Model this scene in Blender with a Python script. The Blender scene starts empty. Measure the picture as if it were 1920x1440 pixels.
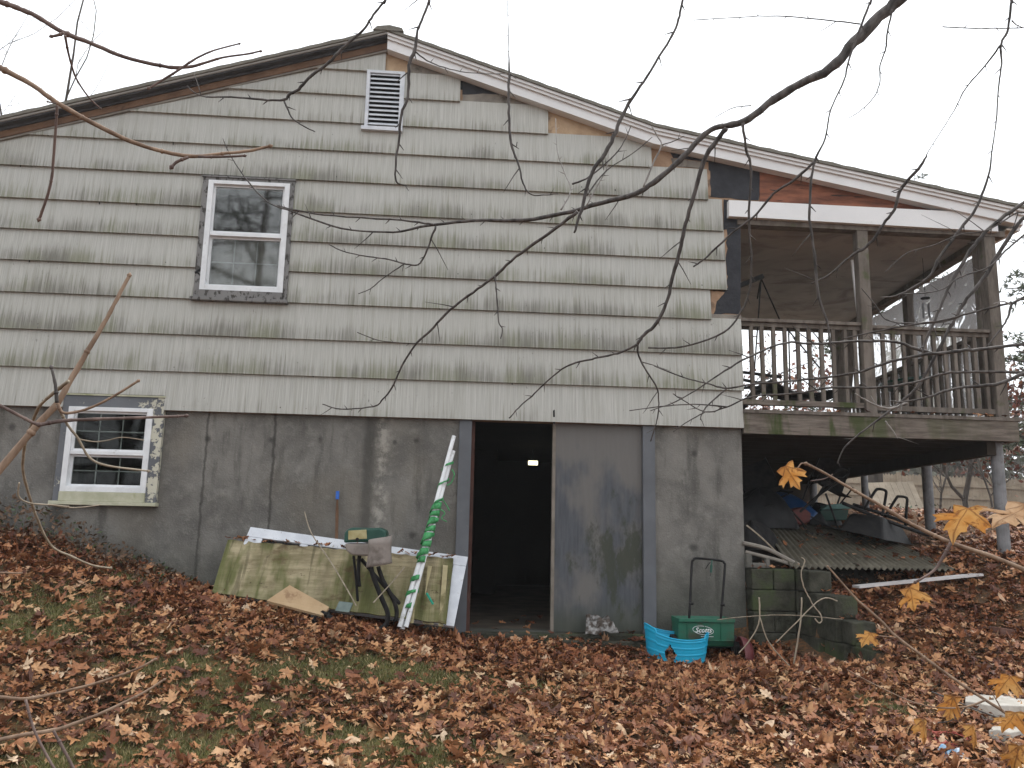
import bpy, math, random
import numpy as np
from mathutils import Vector, Matrix, Euler
random.seed(7); rng = np.random.default_rng(7)
SC = bpy.context.scene; COL = SC.collection
RAD = math.radians

# ------------------------------------------------------------------ camera
F = 1554.0; DIST = 8.2
_p, _y, _r = RAD(9.99), RAD(-4.11), RAD(1.22)
def _basis():
    cp, sp = math.cos(_p), math.sin(_p)
    Z = Matrix.Rotation(_y, 3, 'Z')
    fw, ri, up = Z @ Vector((0, cp, sp)), Z @ Vector((1, 0, 0)), Z @ Vector((0, -sp, cp))
    cr, sr = math.cos(_r), math.sin(_r)
    return fw, cr*ri + sr*up, -sr*ri + cr*up
FW, RI, UP = _basis()
def ray(u, v):
    d = FW*F + RI*(u-960) - UP*(v-720)
    return d/d.y
CAM = Vector((0, -DIST, 0)); CAM.z = -(ray(870, 1180)*DIST).z
def P(u, v, Y=0.0):                       # point of the place at depth plane y = Y
    return CAM + ray(u, v)*(DIST+Y)
def wpx(w, Y=0.0):                        # size in metres of w photo pixels at depth Y
    return w/F*(DIST+Y)
cam = bpy.data.cameras.new('camera'); co = bpy.data.objects.new('camera', cam); COL.objects.link(co)
cam.sensor_width = 36; cam.lens = F/1920*36; cam.clip_end = 3000; cam.clip_start = 0.05
M4 = Matrix((RI, UP, -FW)).transposed().to_4x4(); M4.translation = CAM; co.matrix_world = M4
SC.camera = co

# ------------------------------------------------------------------ world, sun, exposure
SUN_EL, SUN_AZ = 58.0, 35.0               # azimuth measured from +Y (behind the house) to +X
W = bpy.data.worlds.new("World"); SC.world = W; W.use_nodes = True
wn = W.node_tree; bg = wn.nodes['Background']
sky = wn.nodes.new('ShaderNodeTexSky'); sky.sky_type = 'NISHITA'; sky.sun_disc = False
sky.sun_elevation = RAD(SUN_EL); sky.sun_rotation = RAD(SUN_AZ)
sky.air_density = 1.0; sky.dust_density = 6.0; sky.ozone_density = 1.0
hs = wn.nodes.new('ShaderNodeHueSaturation'); hs.inputs['Saturation'].default_value = 0.10
wn.links.new(sky.outputs[0], hs.inputs['Color'])
mx = wn.nodes.new('ShaderNodeMix'); mx.data_type = 'RGBA'; mx.inputs[0].default_value = 0.80
wn.links.new(hs.outputs[0], mx.inputs[6]); mx.inputs[7].default_value = (10.4, 10.8, 11.3, 1)   # cloud deck
wn.links.new(mx.outputs[2], bg.inputs[0]); bg.inputs[1].default_value = 0.12
sl = bpy.data.lights.new('sun', 'SUN'); sl.energy = 1.8; sl.angle = RAD(18); sl.color = (1, .96, .9)
so = bpy.data.objects.new('sun', sl); COL.objects.link(so); so.location = (8, 20, 30)
sd = Vector((math.sin(RAD(SUN_AZ))*math.cos(RAD(SUN_EL)), math.cos(RAD(SUN_AZ))*math.cos(RAD(SUN_EL)), math.sin(RAD(SUN_EL))))
so.rotation_euler = sd.to_track_quat('Z', 'Y').to_euler()
SC.view_settings.view_transform = 'Standard'; SC.view_settings.look = 'None'
SC.view_settings.exposure = 0.54; SC.view_settings.gamma = 1
SC.cycles.max_bounces = 8; SC.cycles.diffuse_bounces = 3; SC.cycles.transparent_max_bounces = 12
SC.cycles.volume_bounces = 0; SC.cycles.use_denoising = True

# ------------------------------------------------------------------ tags
def tag(o, label=None, cat=None, group=None, kind=None):
    if label: o['label'] = label
    if cat: o['category'] = cat
    if group: o['group'] = group
    if kind: o['kind'] = kind
    return o
def empty(name, loc, label=None, cat=None, group=None):
    o = bpy.data.objects.new(name, None); COL.objects.link(o); o.location = loc; o.empty_display_size = .1
    return tag(o, label, cat, group)
def worg(o):
    v = Vector((0, 0, 0))
    while o is not None: v += o.location; o = o.parent
    return v
def copy_tree(o, parent=None):
    c = o.copy(); COL.objects.link(c); c.parent = parent
    for ch in [x for x in KIDS.get(o.name, [])]:
        copy_tree(ch, c)
    return c
KIDS = {}

# ------------------------------------------------------------------ mesh builder
class MB:
    def __init__(s): s.v = []; s.f = []; s.uv = {}
    def add(s, vs, fs):
        n = len(s.v); s.v += [tuple(p) for p in vs]; s.f += [tuple(i+n for i in f) for f in fs]; return s
    def frame(s, O, U, V, N, a0, a1, b0, b1, c0, c1):
        O, U, V, N = Vector(O), Vector(U), Vector(V), Vector(N)
        vs = [O+U*a+V*b+N*c for c in (c0, c1) for b in (b0, b1) for a in (a0, a1)]
        return s.add(vs, [(0, 2, 3, 1), (4, 5, 7, 6), (0, 1, 5, 4), (2, 6, 7, 3), (0, 4, 6, 2), (1, 3, 7, 5)])
    def box(s, x0, x1, y0, y1, z0, z1):
        return s.frame((0, 0, 0), (1, 0, 0), (0, 1, 0), (0, 0, 1), x0, x1, y0, y1, z0, z1)
    def bar(s, a, b, w, t, up=(0, 0, 1)):        # square bar from a to b
        a, b = Vector(a), Vector(b); d = (b-a); L = d.length; d.normalize()
        x = d.cross(Vector(up)); 
        if x.length < 1e-4: x = d.cross(Vector((1, 0, 0)))
        x.normalize(); n = x.cross(d)
        return s.frame(a, d, x, n, 0, L, -w/2, w/2, -t/2, t/2)
    def prism(s, poly, y0, y1):                  # polygon in x,z extruded in y (y0 = front)
        n = len(poly)
        vs = [(x, y0, z) for x, z in poly] + [(x, y1, z) for x, z in poly]
        return s.add(vs, [tuple(range(n)), tuple(reversed(range(n, 2*n)))] + [(i, i+n, (i+1) % n+n, (i+1) % n) for i in range(n)])
    def tube(s, pts, rad, n=8, cap=True):
        pts = [Vector(p) for p in pts]
        if not hasattr(rad, '__len__'): rad = [rad]*len(pts)
        vs, fs = [], []; x = None
        for i, p in enumerate(pts):
            a = pts[max(i-1, 0)]; b = pts[min(i+1, len(pts)-1)]; d = (b-a)
            if d.length < 1e-9: d = Vector((0, 0, 1))
            d.normalize()
            if x is None:
                x = d.cross(Vector((.3, .9, .2))); 
                if x.length < .1: x = d.cross(Vector((1, 0, 0)))
            x = (x-d*x.dot(d)); x.normalize(); y = d.cross(x)
            for k in range(n):
                t = 2*math.pi*k/n; vs.append(p+(x*math.cos(t)+y*math.sin(t))*rad[i])
        for i in range(len(pts)-1):
            for k in range(n):
                k2 = (k+1) % n; fs.append((i*n+k, i*n+k2, (i+1)*n+k2, (i+1)*n+k))
        if cap: fs += [tuple(reversed(range(n))), tuple(range((len(pts)-1)*n, len(pts)*n))]
        return s.add(vs, fs)
    def lathe(s, c, prof, n=24, axis='z', sx=1, sy=1):   # prof: [(r,h)...]
        vs, fs = [], []
        for r, h in prof:
            for k in range(n):
                t = 2*math.pi*k/n; a, b = r*math.cos(t)*sx, r*math.sin(t)*sy
                q = {'z': (a, b, h), 'x': (h, a, b), 'y': (a, h, b)}[axis]
                vs.append((c[0]+q[0], c[1]+q[1], c[2]+q[2]))
        for i in range(len(prof)-1):
            for k in range(n):
                k2 = (k+1) % n; fs.append((i*n+k, i*n+k2, (i+1)*n+k2, (i+1)*n+k))
        return s.add(vs, fs)
    def grid(s, fn, nu, nv):
        vs = [fn(i/(nu-1), j/(nv-1)) for j in range(nv) for i in range(nu)]
        return s.add(vs, [(j*nu+i, j*nu+i+1, (j+1)*nu+i+1, (j+1)*nu+i) for j in range(nv-1) for i in range(nu-1)])
    def build(s, name, mat, parent=None, smooth=False, bevel=0, solid=0):
        vs = np.array(s.v, dtype=float).reshape(-1, 3)
        if parent is not None: org = np.array(worg(parent))
        else:
            mn, mxx = vs.min(0), vs.max(0); org = np.array([(mn[0]+mxx[0])/2, (mn[1]+mxx[1])/2, mn[2]])
        me = bpy.data.meshes.new(name); me.from_pydata([tuple(p) for p in (vs-org)], [], s.f)
        if s.uv:
            uvl = me.uv_layers.new(name='UVMap')
            for p in me.polygons:
                for li in p.loop_indices:
                    uvl.data[li].uv = s.uv.get(me.loops[li].vertex_index, (.5, .5))
        me.update()
        import bmesh
        bm = bmesh.new(); bm.from_mesh(me); bmesh.ops.recalc_face_normals(bm, faces=bm.faces); bm.to_mesh(me); bm.free()
        if smooth: me.polygons.foreach_set('use_smooth', [True]*len(me.polygons))
        me.materials.append(mat)
        o = bpy.data.objects.new(name, me); COL.objects.link(o)
        if parent is not None: o.parent = parent; KIDS.setdefault(parent.name, []).append(o)
        else: o.location = org
        if bevel:
            m = o.modifiers.new('b', 'BEVEL'); m.width = bevel; m.segments = 2; m.limit_method = 'ANGLE'
        if solid:
            m = o.modifiers.new('s', 'SOLIDIFY'); m.thickness = solid; m.offset = 0
        return o
def fast_mesh(name, V, Fa, mat, sizes=None, smooth=False):   # big numpy triangle mesh
    me = bpy.data.meshes.new(name); V = np.ascontiguousarray(V, dtype=np.float32); Fa = np.ascontiguousarray(Fa, dtype=np.int32)
    k = Fa.shape[1]
    me.vertices.add(len(V)); me.vertices.foreach_set('co', V.ravel())
    me.loops.add(Fa.size); me.loops.foreach_set('vertex_index', Fa.ravel())
    me.polygons.add(len(Fa)); me.polygons.foreach_set('loop_start', np.arange(0, Fa.size, k, dtype=np.int32))
    me.polygons.foreach_set('loop_total', np.full(len(Fa), k, dtype=np.int32))
    if smooth: me.polygons.foreach_set('use_smooth', [True]*len(Fa))
    me.update(); me.validate(); me.materials.append(mat)
    o = bpy.data.objects.new(name, me); COL.objects.link(o); return o

# ------------------------------------------------------------------ materials
class Mat:
    def __init__(s, name, color=(.5, .5, .5), rough=.8, metal=0.0, spec=.4):
        s.m = bpy.data.materials.new(name); s.m.use_nodes = True; s.nt = s.m.node_tree
        s.b = s.nt.nodes['Principled BSDF']; s.b.inputs['Base Color'].default_value = (*color, 1)
        s.b.inputs['Roughness'].default_value = rough; s.b.inputs['Metallic'].default_value = metal
        s.b.inputs['Specular IOR Level'].default_value = spec; s._c = None
    def put(s, sock, val):
        if hasattr(val, 'is_output'): s.nt.links.new(val, sock)
        elif hasattr(val, '__len__') and len(val) == 3 and len(getattr(sock, 'default_value', (0,)*3)) == 4: sock.default_value = (*val, 1)
        else: sock.default_value = val
    def co(s):
        if s._c is None: s._c = s.nt.nodes.new('ShaderNodeTexCoord').outputs['Object']
        return s._c
    def noise(s, sc, detail=4, rough=.55, dist=0, off=(0, 0, 0), w=None):
        mp = s.nt.nodes.new('ShaderNodeMapping'); s.put(mp.inputs[0], s.co())
        if not hasattr(sc, '__len__'): sc = (sc,)*3
        mp.inputs['Scale'].default_value = sc; mp.inputs['Location'].default_value = off
        n = s.nt.nodes.new('ShaderNodeTexNoise'); s.put(n.inputs['Vector'], mp.outputs[0]); n.inputs['Scale'].default_value = 1
        n.inputs['Detail'].default_value = detail; n.inputs['Roughness'].default_value = rough; n.inputs['Distortion'].default_value = dist
        return n.outputs['Fac']
    def ramp(s, x, stops, interp='LINEAR'):
        r = s.nt.nodes.new('ShaderNodeValToRGB'); s.put(r.inputs[0], x); e = r.color_ramp.elements; r.color_ramp.interpolation = interp
        while len(e) < len(stops): e.new(.5)
        for i, (p, c) in enumerate(stops):
            e[i].position = p; e[i].color = (*c, 1) if hasattr(c, '__len__') else (c, c, c, 1)
        return r.outputs[0]
    def math(s, op, a, b=0.0, c=None, clamp=False):
        n = s.nt.nodes.new('ShaderNodeMath'); n.operation = op; s.put(n.inputs[0], a); s.put(n.inputs[1], b); n.use_clamp = clamp
        if c is not None: s.put(n.inputs[2], c)
        return n.outputs[0]
    def step(s, x, a, b):
        n = s.nt.nodes.new('ShaderNodeMapRange'); n.interpolation_type = 'SMOOTHSTEP'; s.put(n.inputs[0], x)
        n.inputs[1].default_value = a; n.inputs[2].default_value = b; return n.outputs[0]
    def mix(s, f, a, b, mode='MIX'):
        n = s.nt.nodes.new('ShaderNodeMix'); n.data_type = 'RGBA'; n.blend_type = mode
        s.put(n.inputs[0], f); s.put(n.inputs[6], a); s.put(n.inputs[7], b); return n.outputs[2]
    def xyz(s):
        n = s.nt.nodes.new('ShaderNodeSeparateXYZ'); s.put(n.inputs[0], s.co()); return n.outputs
    def col(s, c): s.put(s.b.inputs['Base Color'], c); return s
    def bump(s, h, dist=.01, st=1.0):
        n = s.nt.nodes.new('ShaderNodeBump'); s.put(n.inputs['Height'], h); n.inputs['Distance'].default_value = dist
        n.inputs['Strength'].default_value = st; s.put(s.b.inputs['Normal'], n.outputs[0]); return s
    def rough(s, r): s.put(s.b.inputs['Roughness'], r); return s

def weathered(name, c1, c2, sc=6, rough=.8, bump=.003, bsc=40, metal=0, spec=.35, dirt=None, dsc=3, dlo=.55, dhi=.7):
    m = Mat(name, c1, rough, metal, spec)
    c = m.mix(m.step(m.noise(sc, 5), .3, .7), c1, c2)
    if dirt: c = m.mix(m.step(m.noise(dsc, 6, .65, off=(3, 1, 7)), dlo, dhi), c, dirt)
    m.col(c)
    if bump: m.bump(m.noise(bsc, 5), bump)
    return m.m

# siding: combed shingle panels with algae streaks
m = Mat('siding_paint', rough=.85, spec=.2)
uvn = m.nt.nodes.new('ShaderNodeSeparateXYZ'); m.put(uvn.inputs[0], m.nt.nodes.new('ShaderNodeTexCoord').outputs['UV'])
tone, vv = uvn.outputs[0], uvn.outputs[1]
fine = m.noise((170, 1, 2.0), 3, .6); med = m.noise((38, 1, 1.1), 5, .65); big = m.noise((.9, 1, .9), 5, .6); spk = m.noise((55, 1, 16), 3, .7)
base = m.mix(m.step(fine, .3, .7), (.34, .335, .305), (.50, .495, .46))
base = m.mix(m.math('MULTIPLY', tone, .3), base, (.43, .43, .41))
base = m.mix(m.step(med, .45, .75), base, (.35, .345, .305))
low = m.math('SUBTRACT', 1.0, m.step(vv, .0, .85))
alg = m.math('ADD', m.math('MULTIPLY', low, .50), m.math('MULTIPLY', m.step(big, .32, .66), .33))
alg = m.math('ADD', alg, m.math('MULTIPLY', m.math('SUBTRACT', med, .5), 1.0))
alg = m.math('ADD', alg, m.math('MULTIPLY', m.math('SUBTRACT', fine, .5), 1.15))
zz = m.xyz()[2]
alg = m.math('SUBTRACT', alg, m.math('MULTIPLY', m.step(zz, 4.3, 5.3), .22))
alg = m.math('SUBTRACT', alg, m.math('MULTIPLY', m.math('SUBTRACT', 1.0, m.step(zz, 2.28, 2.42)), .25))
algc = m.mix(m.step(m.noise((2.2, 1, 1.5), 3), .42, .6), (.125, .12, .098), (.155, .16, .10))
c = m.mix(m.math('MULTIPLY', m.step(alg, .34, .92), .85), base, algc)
sp = m.step(m.math('ADD', spk, m.math('MULTIPLY', m.step(big, .4, .7), .10)), .70, .78)
c = m.mix(m.math('MULTIPLY', sp, .7), c, (.08, .08, .07))
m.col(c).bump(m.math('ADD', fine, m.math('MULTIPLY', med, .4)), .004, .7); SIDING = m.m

# old poured concrete
m = Mat('old_concrete', rough=.9, spec=.25)
n1, n2, n3 = m.noise(1.6, 6, .6), m.noise(7, 6, .7), m.noise(60, 3, .6)
c = m.mix(m.step(n1, .32, .68), (.10, .095, .087), (.20, .19, .172))
c = m.mix(m.math('MULTIPLY', m.step(n2, .50, .74), .5), c, (.27, .258, .232))
c = m.mix(m.math('MULTIPLY', m.step(m.noise((5, 5, .9), 5, .65, off=(5, 2, 1)), .52, .70), .75), c, (.07, .067, .06))
c = m.mix(m.math('MULTIPLY', m.step(m.noise((.9, .9, .6), 3, off=(1, 8, 2)), .5, .65), .45), c, (.17, .15, .12))
c = m.mix(m.math('MULTIPLY', m.step(n3, .55, .75), .25), c, (.34, .33, .31))
X, Z = m.xyz()[0], m.xyz()[2]
wob = m.math('MULTIPLY', m.math('SUBTRACT', m.noise(9, 4, .6, off=(2, 2, 9)), .5), .055)
seam_h = 0.0
for (u, wd, st) in ((380, .012, .75), (508, .013, .85), (688, .05, .6)):
    x0 = P(u, 900).x
    d = m.math('ABSOLUTE', m.math('SUBTRACT', m.math('ADD', X, wob), x0))
    k = m.math('MULTIPLY', m.math('SUBTRACT', 1.0, m.step(d, wd*.3, wd*1.6)), st)
    c = m.mix(k, c, (.055, .052, .046))
x0 = P(715, 900).x; d = m.math('ABSOLUTE', m.math('SUBTRACT', m.math('ADD', X, m.math('MULTIPLY', wob, 3)), x0))
c = m.mix(m.math('MULTIPLY', m.math('SUBTRACT', 1.0, m.step(d, .0, .12)), m.math('MULTIPLY', m.step(n2, .42, .6), .8)), c, (.34, .32, .28))
for (u, v, r) in ((20, 800, .05), (388, 822, .05), (508, 825, .055), (600, 823, .05), (740, 829, .03), (780, 826, .045), (772, 1003, .05), (374, 945, .03), (1303, 850, .05), (1302, 1028, .07)):
    q = P(u, v); n = m.nt.nodes.new('ShaderNodeVectorMath'); n.operation = 'DISTANCE'
    m.put(n.inputs[0], m.co()); n.inputs[1].default_value = (q.x, .02, q.z)
    dd = m.math('ADD', n.outputs['Value'], m.math('MULTIPLY', wob, 1.2))
    c = m.mix(m.math('MULTIPLY', m.math('SUBTRACT', 1.0, m.step(dd, r*.15, r*.95)), .7), c, (.035, .033, .03))
c = m.mix(m.math('MULTIPLY', m.math('SUBTRACT', 1.0, m.step(m.math('ADD', Z, m.math('MULTIPLY', wob, 6)), .0, .95)), .7), c, (.05, .055, .042))  # wall foot darkened: splash dirt plus ambient shade painted into the colour
m.col(c).bump(m.math('ADD', m.math('MULTIPLY', n2, .8), m.math('MULTIPLY', n3, .35)), .02, .8); CONC = m.m

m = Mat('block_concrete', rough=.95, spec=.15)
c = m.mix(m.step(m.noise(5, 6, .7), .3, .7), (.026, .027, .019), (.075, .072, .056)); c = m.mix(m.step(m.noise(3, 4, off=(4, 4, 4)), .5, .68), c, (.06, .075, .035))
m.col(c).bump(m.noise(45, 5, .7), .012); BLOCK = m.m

def peeling(name, paint, bare, lo=.60, hi=.64, sc=(14, 14, 9), extra=None, rough=.6):
    m = Mat(name, rough=rough, spec=.3)
    c = m.mix(m.step(m.noise(3, 4), .35, .7), paint, tuple(x*1.25 for x in paint))
    k = m.step(m.noise(sc, 6, .7), lo, hi)
    if extra: k = m.step(m.math('ADD', m.noise(sc, 6, .7), m.math('MULTIPLY', m.step(m.xyz()[0], *extra), .15)), lo, hi)
    c = m.mix(k, c, bare); m.col(c).bump(m.math('SUBTRACT', 1.0, k), .002); return m.m
TRIM = peeling('grey_trim_paint', (.10, .105, .115), (.42, .40, .35), .68, .71)
_x0, _x1 = P(262, 850).x, P(300, 850).x
WTRIM = peeling('peeling_window_trim', (.11, .115, .125), (.50, .48, .39), .60, .63, (9, 9, 9), (_x0, _x1))
WTRIM2 = peeling('dark_window_trim', (.16, .155, .15), (.05, .045, .04), .52, .58, (16, 16, 10))
VINYL = weathered('white_vinyl', (.62, .63, .64), (.72, .73, .74), 9, .45, .0005, dirt=(.40, .39, .36), dsc=14, dlo=.58, dhi=.8)
WHITEM = weathered('white_aluminium', (.66, .655, .65), (.73, .725, .72), 2, .5, .0006, dirt=(.48, .46, .43), dsc=5, dlo=.6, dhi=.9)
OLDWHITE = weathered('old_white_paint', (.50, .52, .56), (.62, .64, .67), 7, .55, .001, dirt=(.26, .24, .2), dsc=18, dlo=.62, dhi=.72)
TAR = weathered('tar_paper', (.012, .013, .017), (.028, .028, .034), 8, .75, .006, 20)
SHEATH = weathered('old_sheathing', (.25, .155, .095), (.36, .24, .155), 5, .85, .003, 30, dirt=(.11, .07, .045), dsc=4)
SHEATH2 = weathered('pale_bare_board', (.36, .245, .15), (.47, .34, .22), 5, .85, .003, 30, dirt=(.22, .15, .10), dsc=6)
GREYSH = weathered('grey_sheathing', (.17, .15, .13), (.25, .225, .19), 6, .9, .004, 30, dirt=(.08, .07, .06))
m = Mat('red_cedar_board', rough=.8); c = m.mix(m.step(m.noise((2.5, 5, 14), 6, .65), .3, .7), (.095, .030, .015), (.26, .095, .05))
c = m.mix(m.step(m.noise((2, 2, 20), 4, off=(3, 3, 3)), .60, .68), c, (.025, .012, .01)); m.col(c).bump(m.noise((4, 4, 60)), .003); CEDAR = m.m
BROWNB = weathered('brown_rake_wood', (.10, .055, .032), (.17, .095, .055), 5, .85, .003, 30, dirt=(.05, .03, .02))
DARKB = weathered('dark_shadow_board', (.045, .045, .05), (.075, .075, .08), 5, .85)
m = Mat('shingle_roof', rough=.95, spec=.1); m.col(m.mix(m.noise((8, 8, 8), 5, .7), (.10, .095, .08), (.25, .235, .20))).bump(m.noise(60, 4), .01); ROOF = m.m
DRIP = weathered('drip_edge', (.40, .40, .39), (.52, .52, .51), 6, .5)
m = Mat('weathered_lumber', rough=.9, spec=.2)
c = m.mix(m.step(m.noise((12, 12, 3), 6, .65), .3, .7), (.085, .070, .058), (.175, .150, .128))
c = m.mix(m.step(m.noise(4, 5, .6, off=(7, 2, 2)), .56, .72), c, (.07, .08, .035)); m.col(c).bump(m.noise((30, 30, 5), 5), .004); LUMBER = m.m
m = Mat('mossy_rim_board', rough=.9, spec=.2)
c = m.mix(m.step(m.noise((3, 3, 22), 6, .65), .3, .7), (.085, .068, .055), (.19, .16, .135))
XX = m.xyz()[0]
k = m.math('MULTIPLY', m.step(m.noise((5, 5, 1.2), 4, .6), .45, .62), m.math('SUBTRACT', 1.15, m.step(XX, 3.2, 5.8), clamp=True))
c = m.mix(k, c, (.045, .060, .018)); m.col(c).bump(m.noise((6, 6, 50), 5), .004); RIM = m.m
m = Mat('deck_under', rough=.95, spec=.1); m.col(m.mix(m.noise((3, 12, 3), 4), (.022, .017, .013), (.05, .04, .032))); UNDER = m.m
m = Mat('plywood_ceiling', rough=.85, spec=.2)
c = m.mix(m.step(m.noise((1.2, .8, 1), 5, .6, 1.5), .3, .7), (.35, .32, .285), (.48, .44, .40)); c = m.mix(m.math('MULTIPLY', m.step(m.noise((.9, 1.4, 1), 5, .6, 2, off=(5, 0, 0)), .5, .7), .7), c, (.20, .175, .155)); m.col(c).bump(m.noise((6, 30, 6)), .002); CEIL = m.m
m = Mat('door_panel_paint', rough=.6, spec=.3)
X, _, Z = m.xyz()
bl = m.noise((2.4, 2.4, 1.4), 4, .55)
c = m.mix(m.step(m.noise((30, 30, 3), 4), .3, .7), (.058, .062, .072), (.082, .088, .098))
up = m.step(Z, 1.2, 1.75)
c = m.mix(m.math('MULTIPLY', m.step(m.math('ADD', bl, m.math('MULTIPLY', up, .16)), .45, .66), .75), c, (.15, .138, .125))
x1, z1 = P(1180, 1000).x, P(1180, 1040).z
k = m.step(m.math('ADD', m.noise((7, 7, 3), 6, .7), m.math('SUBTRACT', m.math('MULTIPLY', m.step(X, x1-.75, x1-.1), .18), m.math('MULTIPLY', m.math('ABSOLUTE', m.math('SUBTRACT', Z, z1)), .35))), .50, .67)
c = m.mix(m.math('MULTIPLY', k, .85), c, (.035, .04, .025))
c = m.mix(m.math('MULTIPLY', m.math('SUBTRACT', 1.0, m.step(m.math('ADD', Z, m.math('MULTIPLY', bl, .5)), .25, .62)), .6), c, (.05, .055, .03))
m.col(c).bump(m.noise((40, 40, 5), 4), .001); DOORP = m.m
REDJ = weathered('rusty_brown_jamb', (.055, .022, .016), (.085, .035, .025), 8, .8)
EDGE = weathered('door_edge_wood', (.15, .13, .105), (.22, .19, .16), 9, .8)
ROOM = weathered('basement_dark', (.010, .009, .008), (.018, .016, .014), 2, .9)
FLOORC = weathered('basement_floor', (.08, .065, .05), (.16, .13, .10), 3, .8)
def glassmat(name, tint, rough=.02, base=.08, fac=.35, bump=0):
    m = bpy.data.materials.new(name); m.use_nodes = True; nt = m.node_tree; nt.nodes.clear()
    out = nt.nodes.new('ShaderNodeOutputMaterial'); mixs = nt.nodes.new('ShaderNodeMixShader')
    tr = nt.nodes.new('ShaderNodeBsdfTransparent'); tr.inputs[0].default_value = (*tint, 1)
    gl = nt.nodes.new('ShaderNodeBsdfGlossy'); gl.inputs['Roughness'].default_value = rough
    fr = nt.nodes.new('ShaderNodeLayerWeight'); fr.inputs[0].default_value = fac
    ad = nt.nodes.new('ShaderNodeMath'); ad.operation = 'ADD'; ad.inputs[1].default_value = base; ad.use_clamp = True
    nt.links.new(fr.outputs['Fresnel'], ad.inputs[0]); nt.links.new(ad.outputs[0], mixs.inputs[0])
    nt.links.new(tr.outputs[0], mixs.inputs[1]); nt.links.new(gl.outputs[0], mixs.inputs[2]); nt.links.new(mixs.outputs[0], out.inputs[0])
    if bump:
        tc = nt.nodes.new('ShaderNodeTexCoord'); n = nt.nodes.new('ShaderNodeTexNoise'); n.inputs['Scale'].default_value = 3; n.inputs['Distortion'].default_value = 1.5
        b = nt.nodes.new('ShaderNodeBump'); b.inputs['Distance'].default_value = bump
        nt.links.new(tc.outputs['Object'], n.inputs['Vector']); nt.links.new(n.outputs[0], b.inputs['Height'])
        nt.links.new(b.outputs[0], gl.inputs['Normal']); nt.links.new(b.outputs[0], fr.inputs['Normal'])
    return m
GLASS = glassmat('window_glass', (.80, .82, .80), .015, .035, .2, .003)
PLAST = glassmat('clear_plastic_sheet', (.90, .92, .94), .14, .16, .22, .03)
_nt = PLAST.node_tree; _o = [n for n in _nt.nodes if n.type == 'OUTPUT_MATERIAL'][0]; _src = _o.inputs[0].links[0].from_socket
_tl = _nt.nodes.new('ShaderNodeBsdfTranslucent'); _tl.inputs[0].default_value = (.85, .87, .9, 1); _mx = _nt.nodes.new('ShaderNodeMixShader'); _mx.inputs[0].default_value = .16
_nt.links.new(_src, _mx.inputs[1]); _nt.links.new(_tl.outputs[0], _mx.inputs[2]); _nt.links.new(_mx.outputs[0], _o.inputs[0])
GLASSUP = glassmat('upper_window_glass', (.80, .82, .80), .04, .09, .22, .0002)
GLASSLO = glassmat('basement_window_glass', (.75, .78, .76), .03, .012, .15, .0003)
CURT = weathered('pale_curtain', (.20, .19, .17), (.30, .28, .25), 8, .95)
MUNT = weathered('grey_muntin', (.34, .35, .35), (.42, .43, .43), 9, .6)
BLACK = weathered('black_metal', (.008, .008, .009), (.022, .02, .019), 12, .6, .001, spec=.18)
RUBBER = weathered('black_rubber', (.010, .010, .011), (.025, .023, .022), 12, .8, .002, spec=.15)
GREEN = weathered('dark_green_plastic', (.012, .055, .040), (.018, .07, .05), 8, .4, .0006, dirt=(.04, .06, .045), dsc=9)
GREEN2 = weathered('green_hopper_plastic', (.015, .105, .062), (.022, .13, .078), 7, .45, .0006, dirt=(.06, .065, .04), dsc=6, dlo=.48, dhi=.72)
BEIGE = weathered('dirty_beige_plastic', (.20, .17, .15), (.28, .245, .22), 6, .6, .001, dirt=(.12, .10, .085))
GOLD = weathered('worn_gold_label', (.30, .25, .10), (.42, .37, .20), 14, .4, .0005)
BLUE = weathered('bright_blue_plastic', (.015, .34, .56), (.02, .40, .63), 4, .45, .0004, dirt=(.05, .20, .26), dsc=7, dlo=.52, dhi=.78)
BLUE2 = weathered('blue_plastic', (.012, .05, .14), (.02, .08, .22), 4, .35)
MAROON = weathered('maroon_plastic', (.10, .022, .025), (.15, .04, .042), 8, .5)
REDP = weathered('red_painted_metal', (.06, .012, .01), (.11, .02, .016), 8, .6)
WHITEP = weathered('white_pole_plastic', (.66, .67, .68), (.76, .77, .78), 10, .5, .0005, dirt=(.45, .45, .42), dsc=15)
GSTRAP = weathered('green_strap', (.03, .19, .06), (.07, .34, .12), 20, .5, .002, dirt=(.02, .14, .04), dsc=12)
TANB = weathered('tan_board', (.38, .26, .145), (.45, .32, .19), 5, .85, .001, dirt=(.26, .16, .09), dsc=8)
LETTER = Mat('white_lettering', (.78, .78, .76), .5).m
FOIL = Mat('dirty_foil', (.50, .49, .48), .42, .35); FOIL.col(FOIL.mix(FOIL.step(FOIL.noise(14, 4), .4, .6), (.06, .045, .035), (.26, .25, .24))).bump(FOIL.noise(18, 4), .03); FOIL = FOIL.m
SLAB = weathered('pale_stone', (.42, .39, .34), (.56, .53, .48), 6, .85, .01, 12, dirt=(.30, .25, .19), dsc=5)
BRICK = weathered('dark_brick', (.11, .055, .04), (.16, .08, .06), 10, .9)
FENCE = weathered('grey_cedar_fence', (.30, .245, .18), (.42, .35, .265), 3, .9, .003, 20, dirt=(.17, .15, .12), dsc=2)
POSTM = weathered('grey_column_paint', (.13, .13, .135), (.21, .21, .215), 7, .7, .001, dirt=(.09, .08, .07), dsc=9)
m = Mat('mossy_plywood', rough=.9, spec=.2)
c = m.mix(m.step(m.noise((2, 3, 16), 6, .7), .3, .7), (.19, .155, .09), (.37, .315, .20))
st_ = m.noise((11, 1, .9), 4, .6, .4)
k = m.math('MULTIPLY', m.step(m.noise((2.6, 1, 1.0), 4, .6, off=(2, 5, 1)), .40, .52), m.math('ADD', .45, m.math('MULTIPLY', m.step(st_, .35, .6), .5)))
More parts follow.
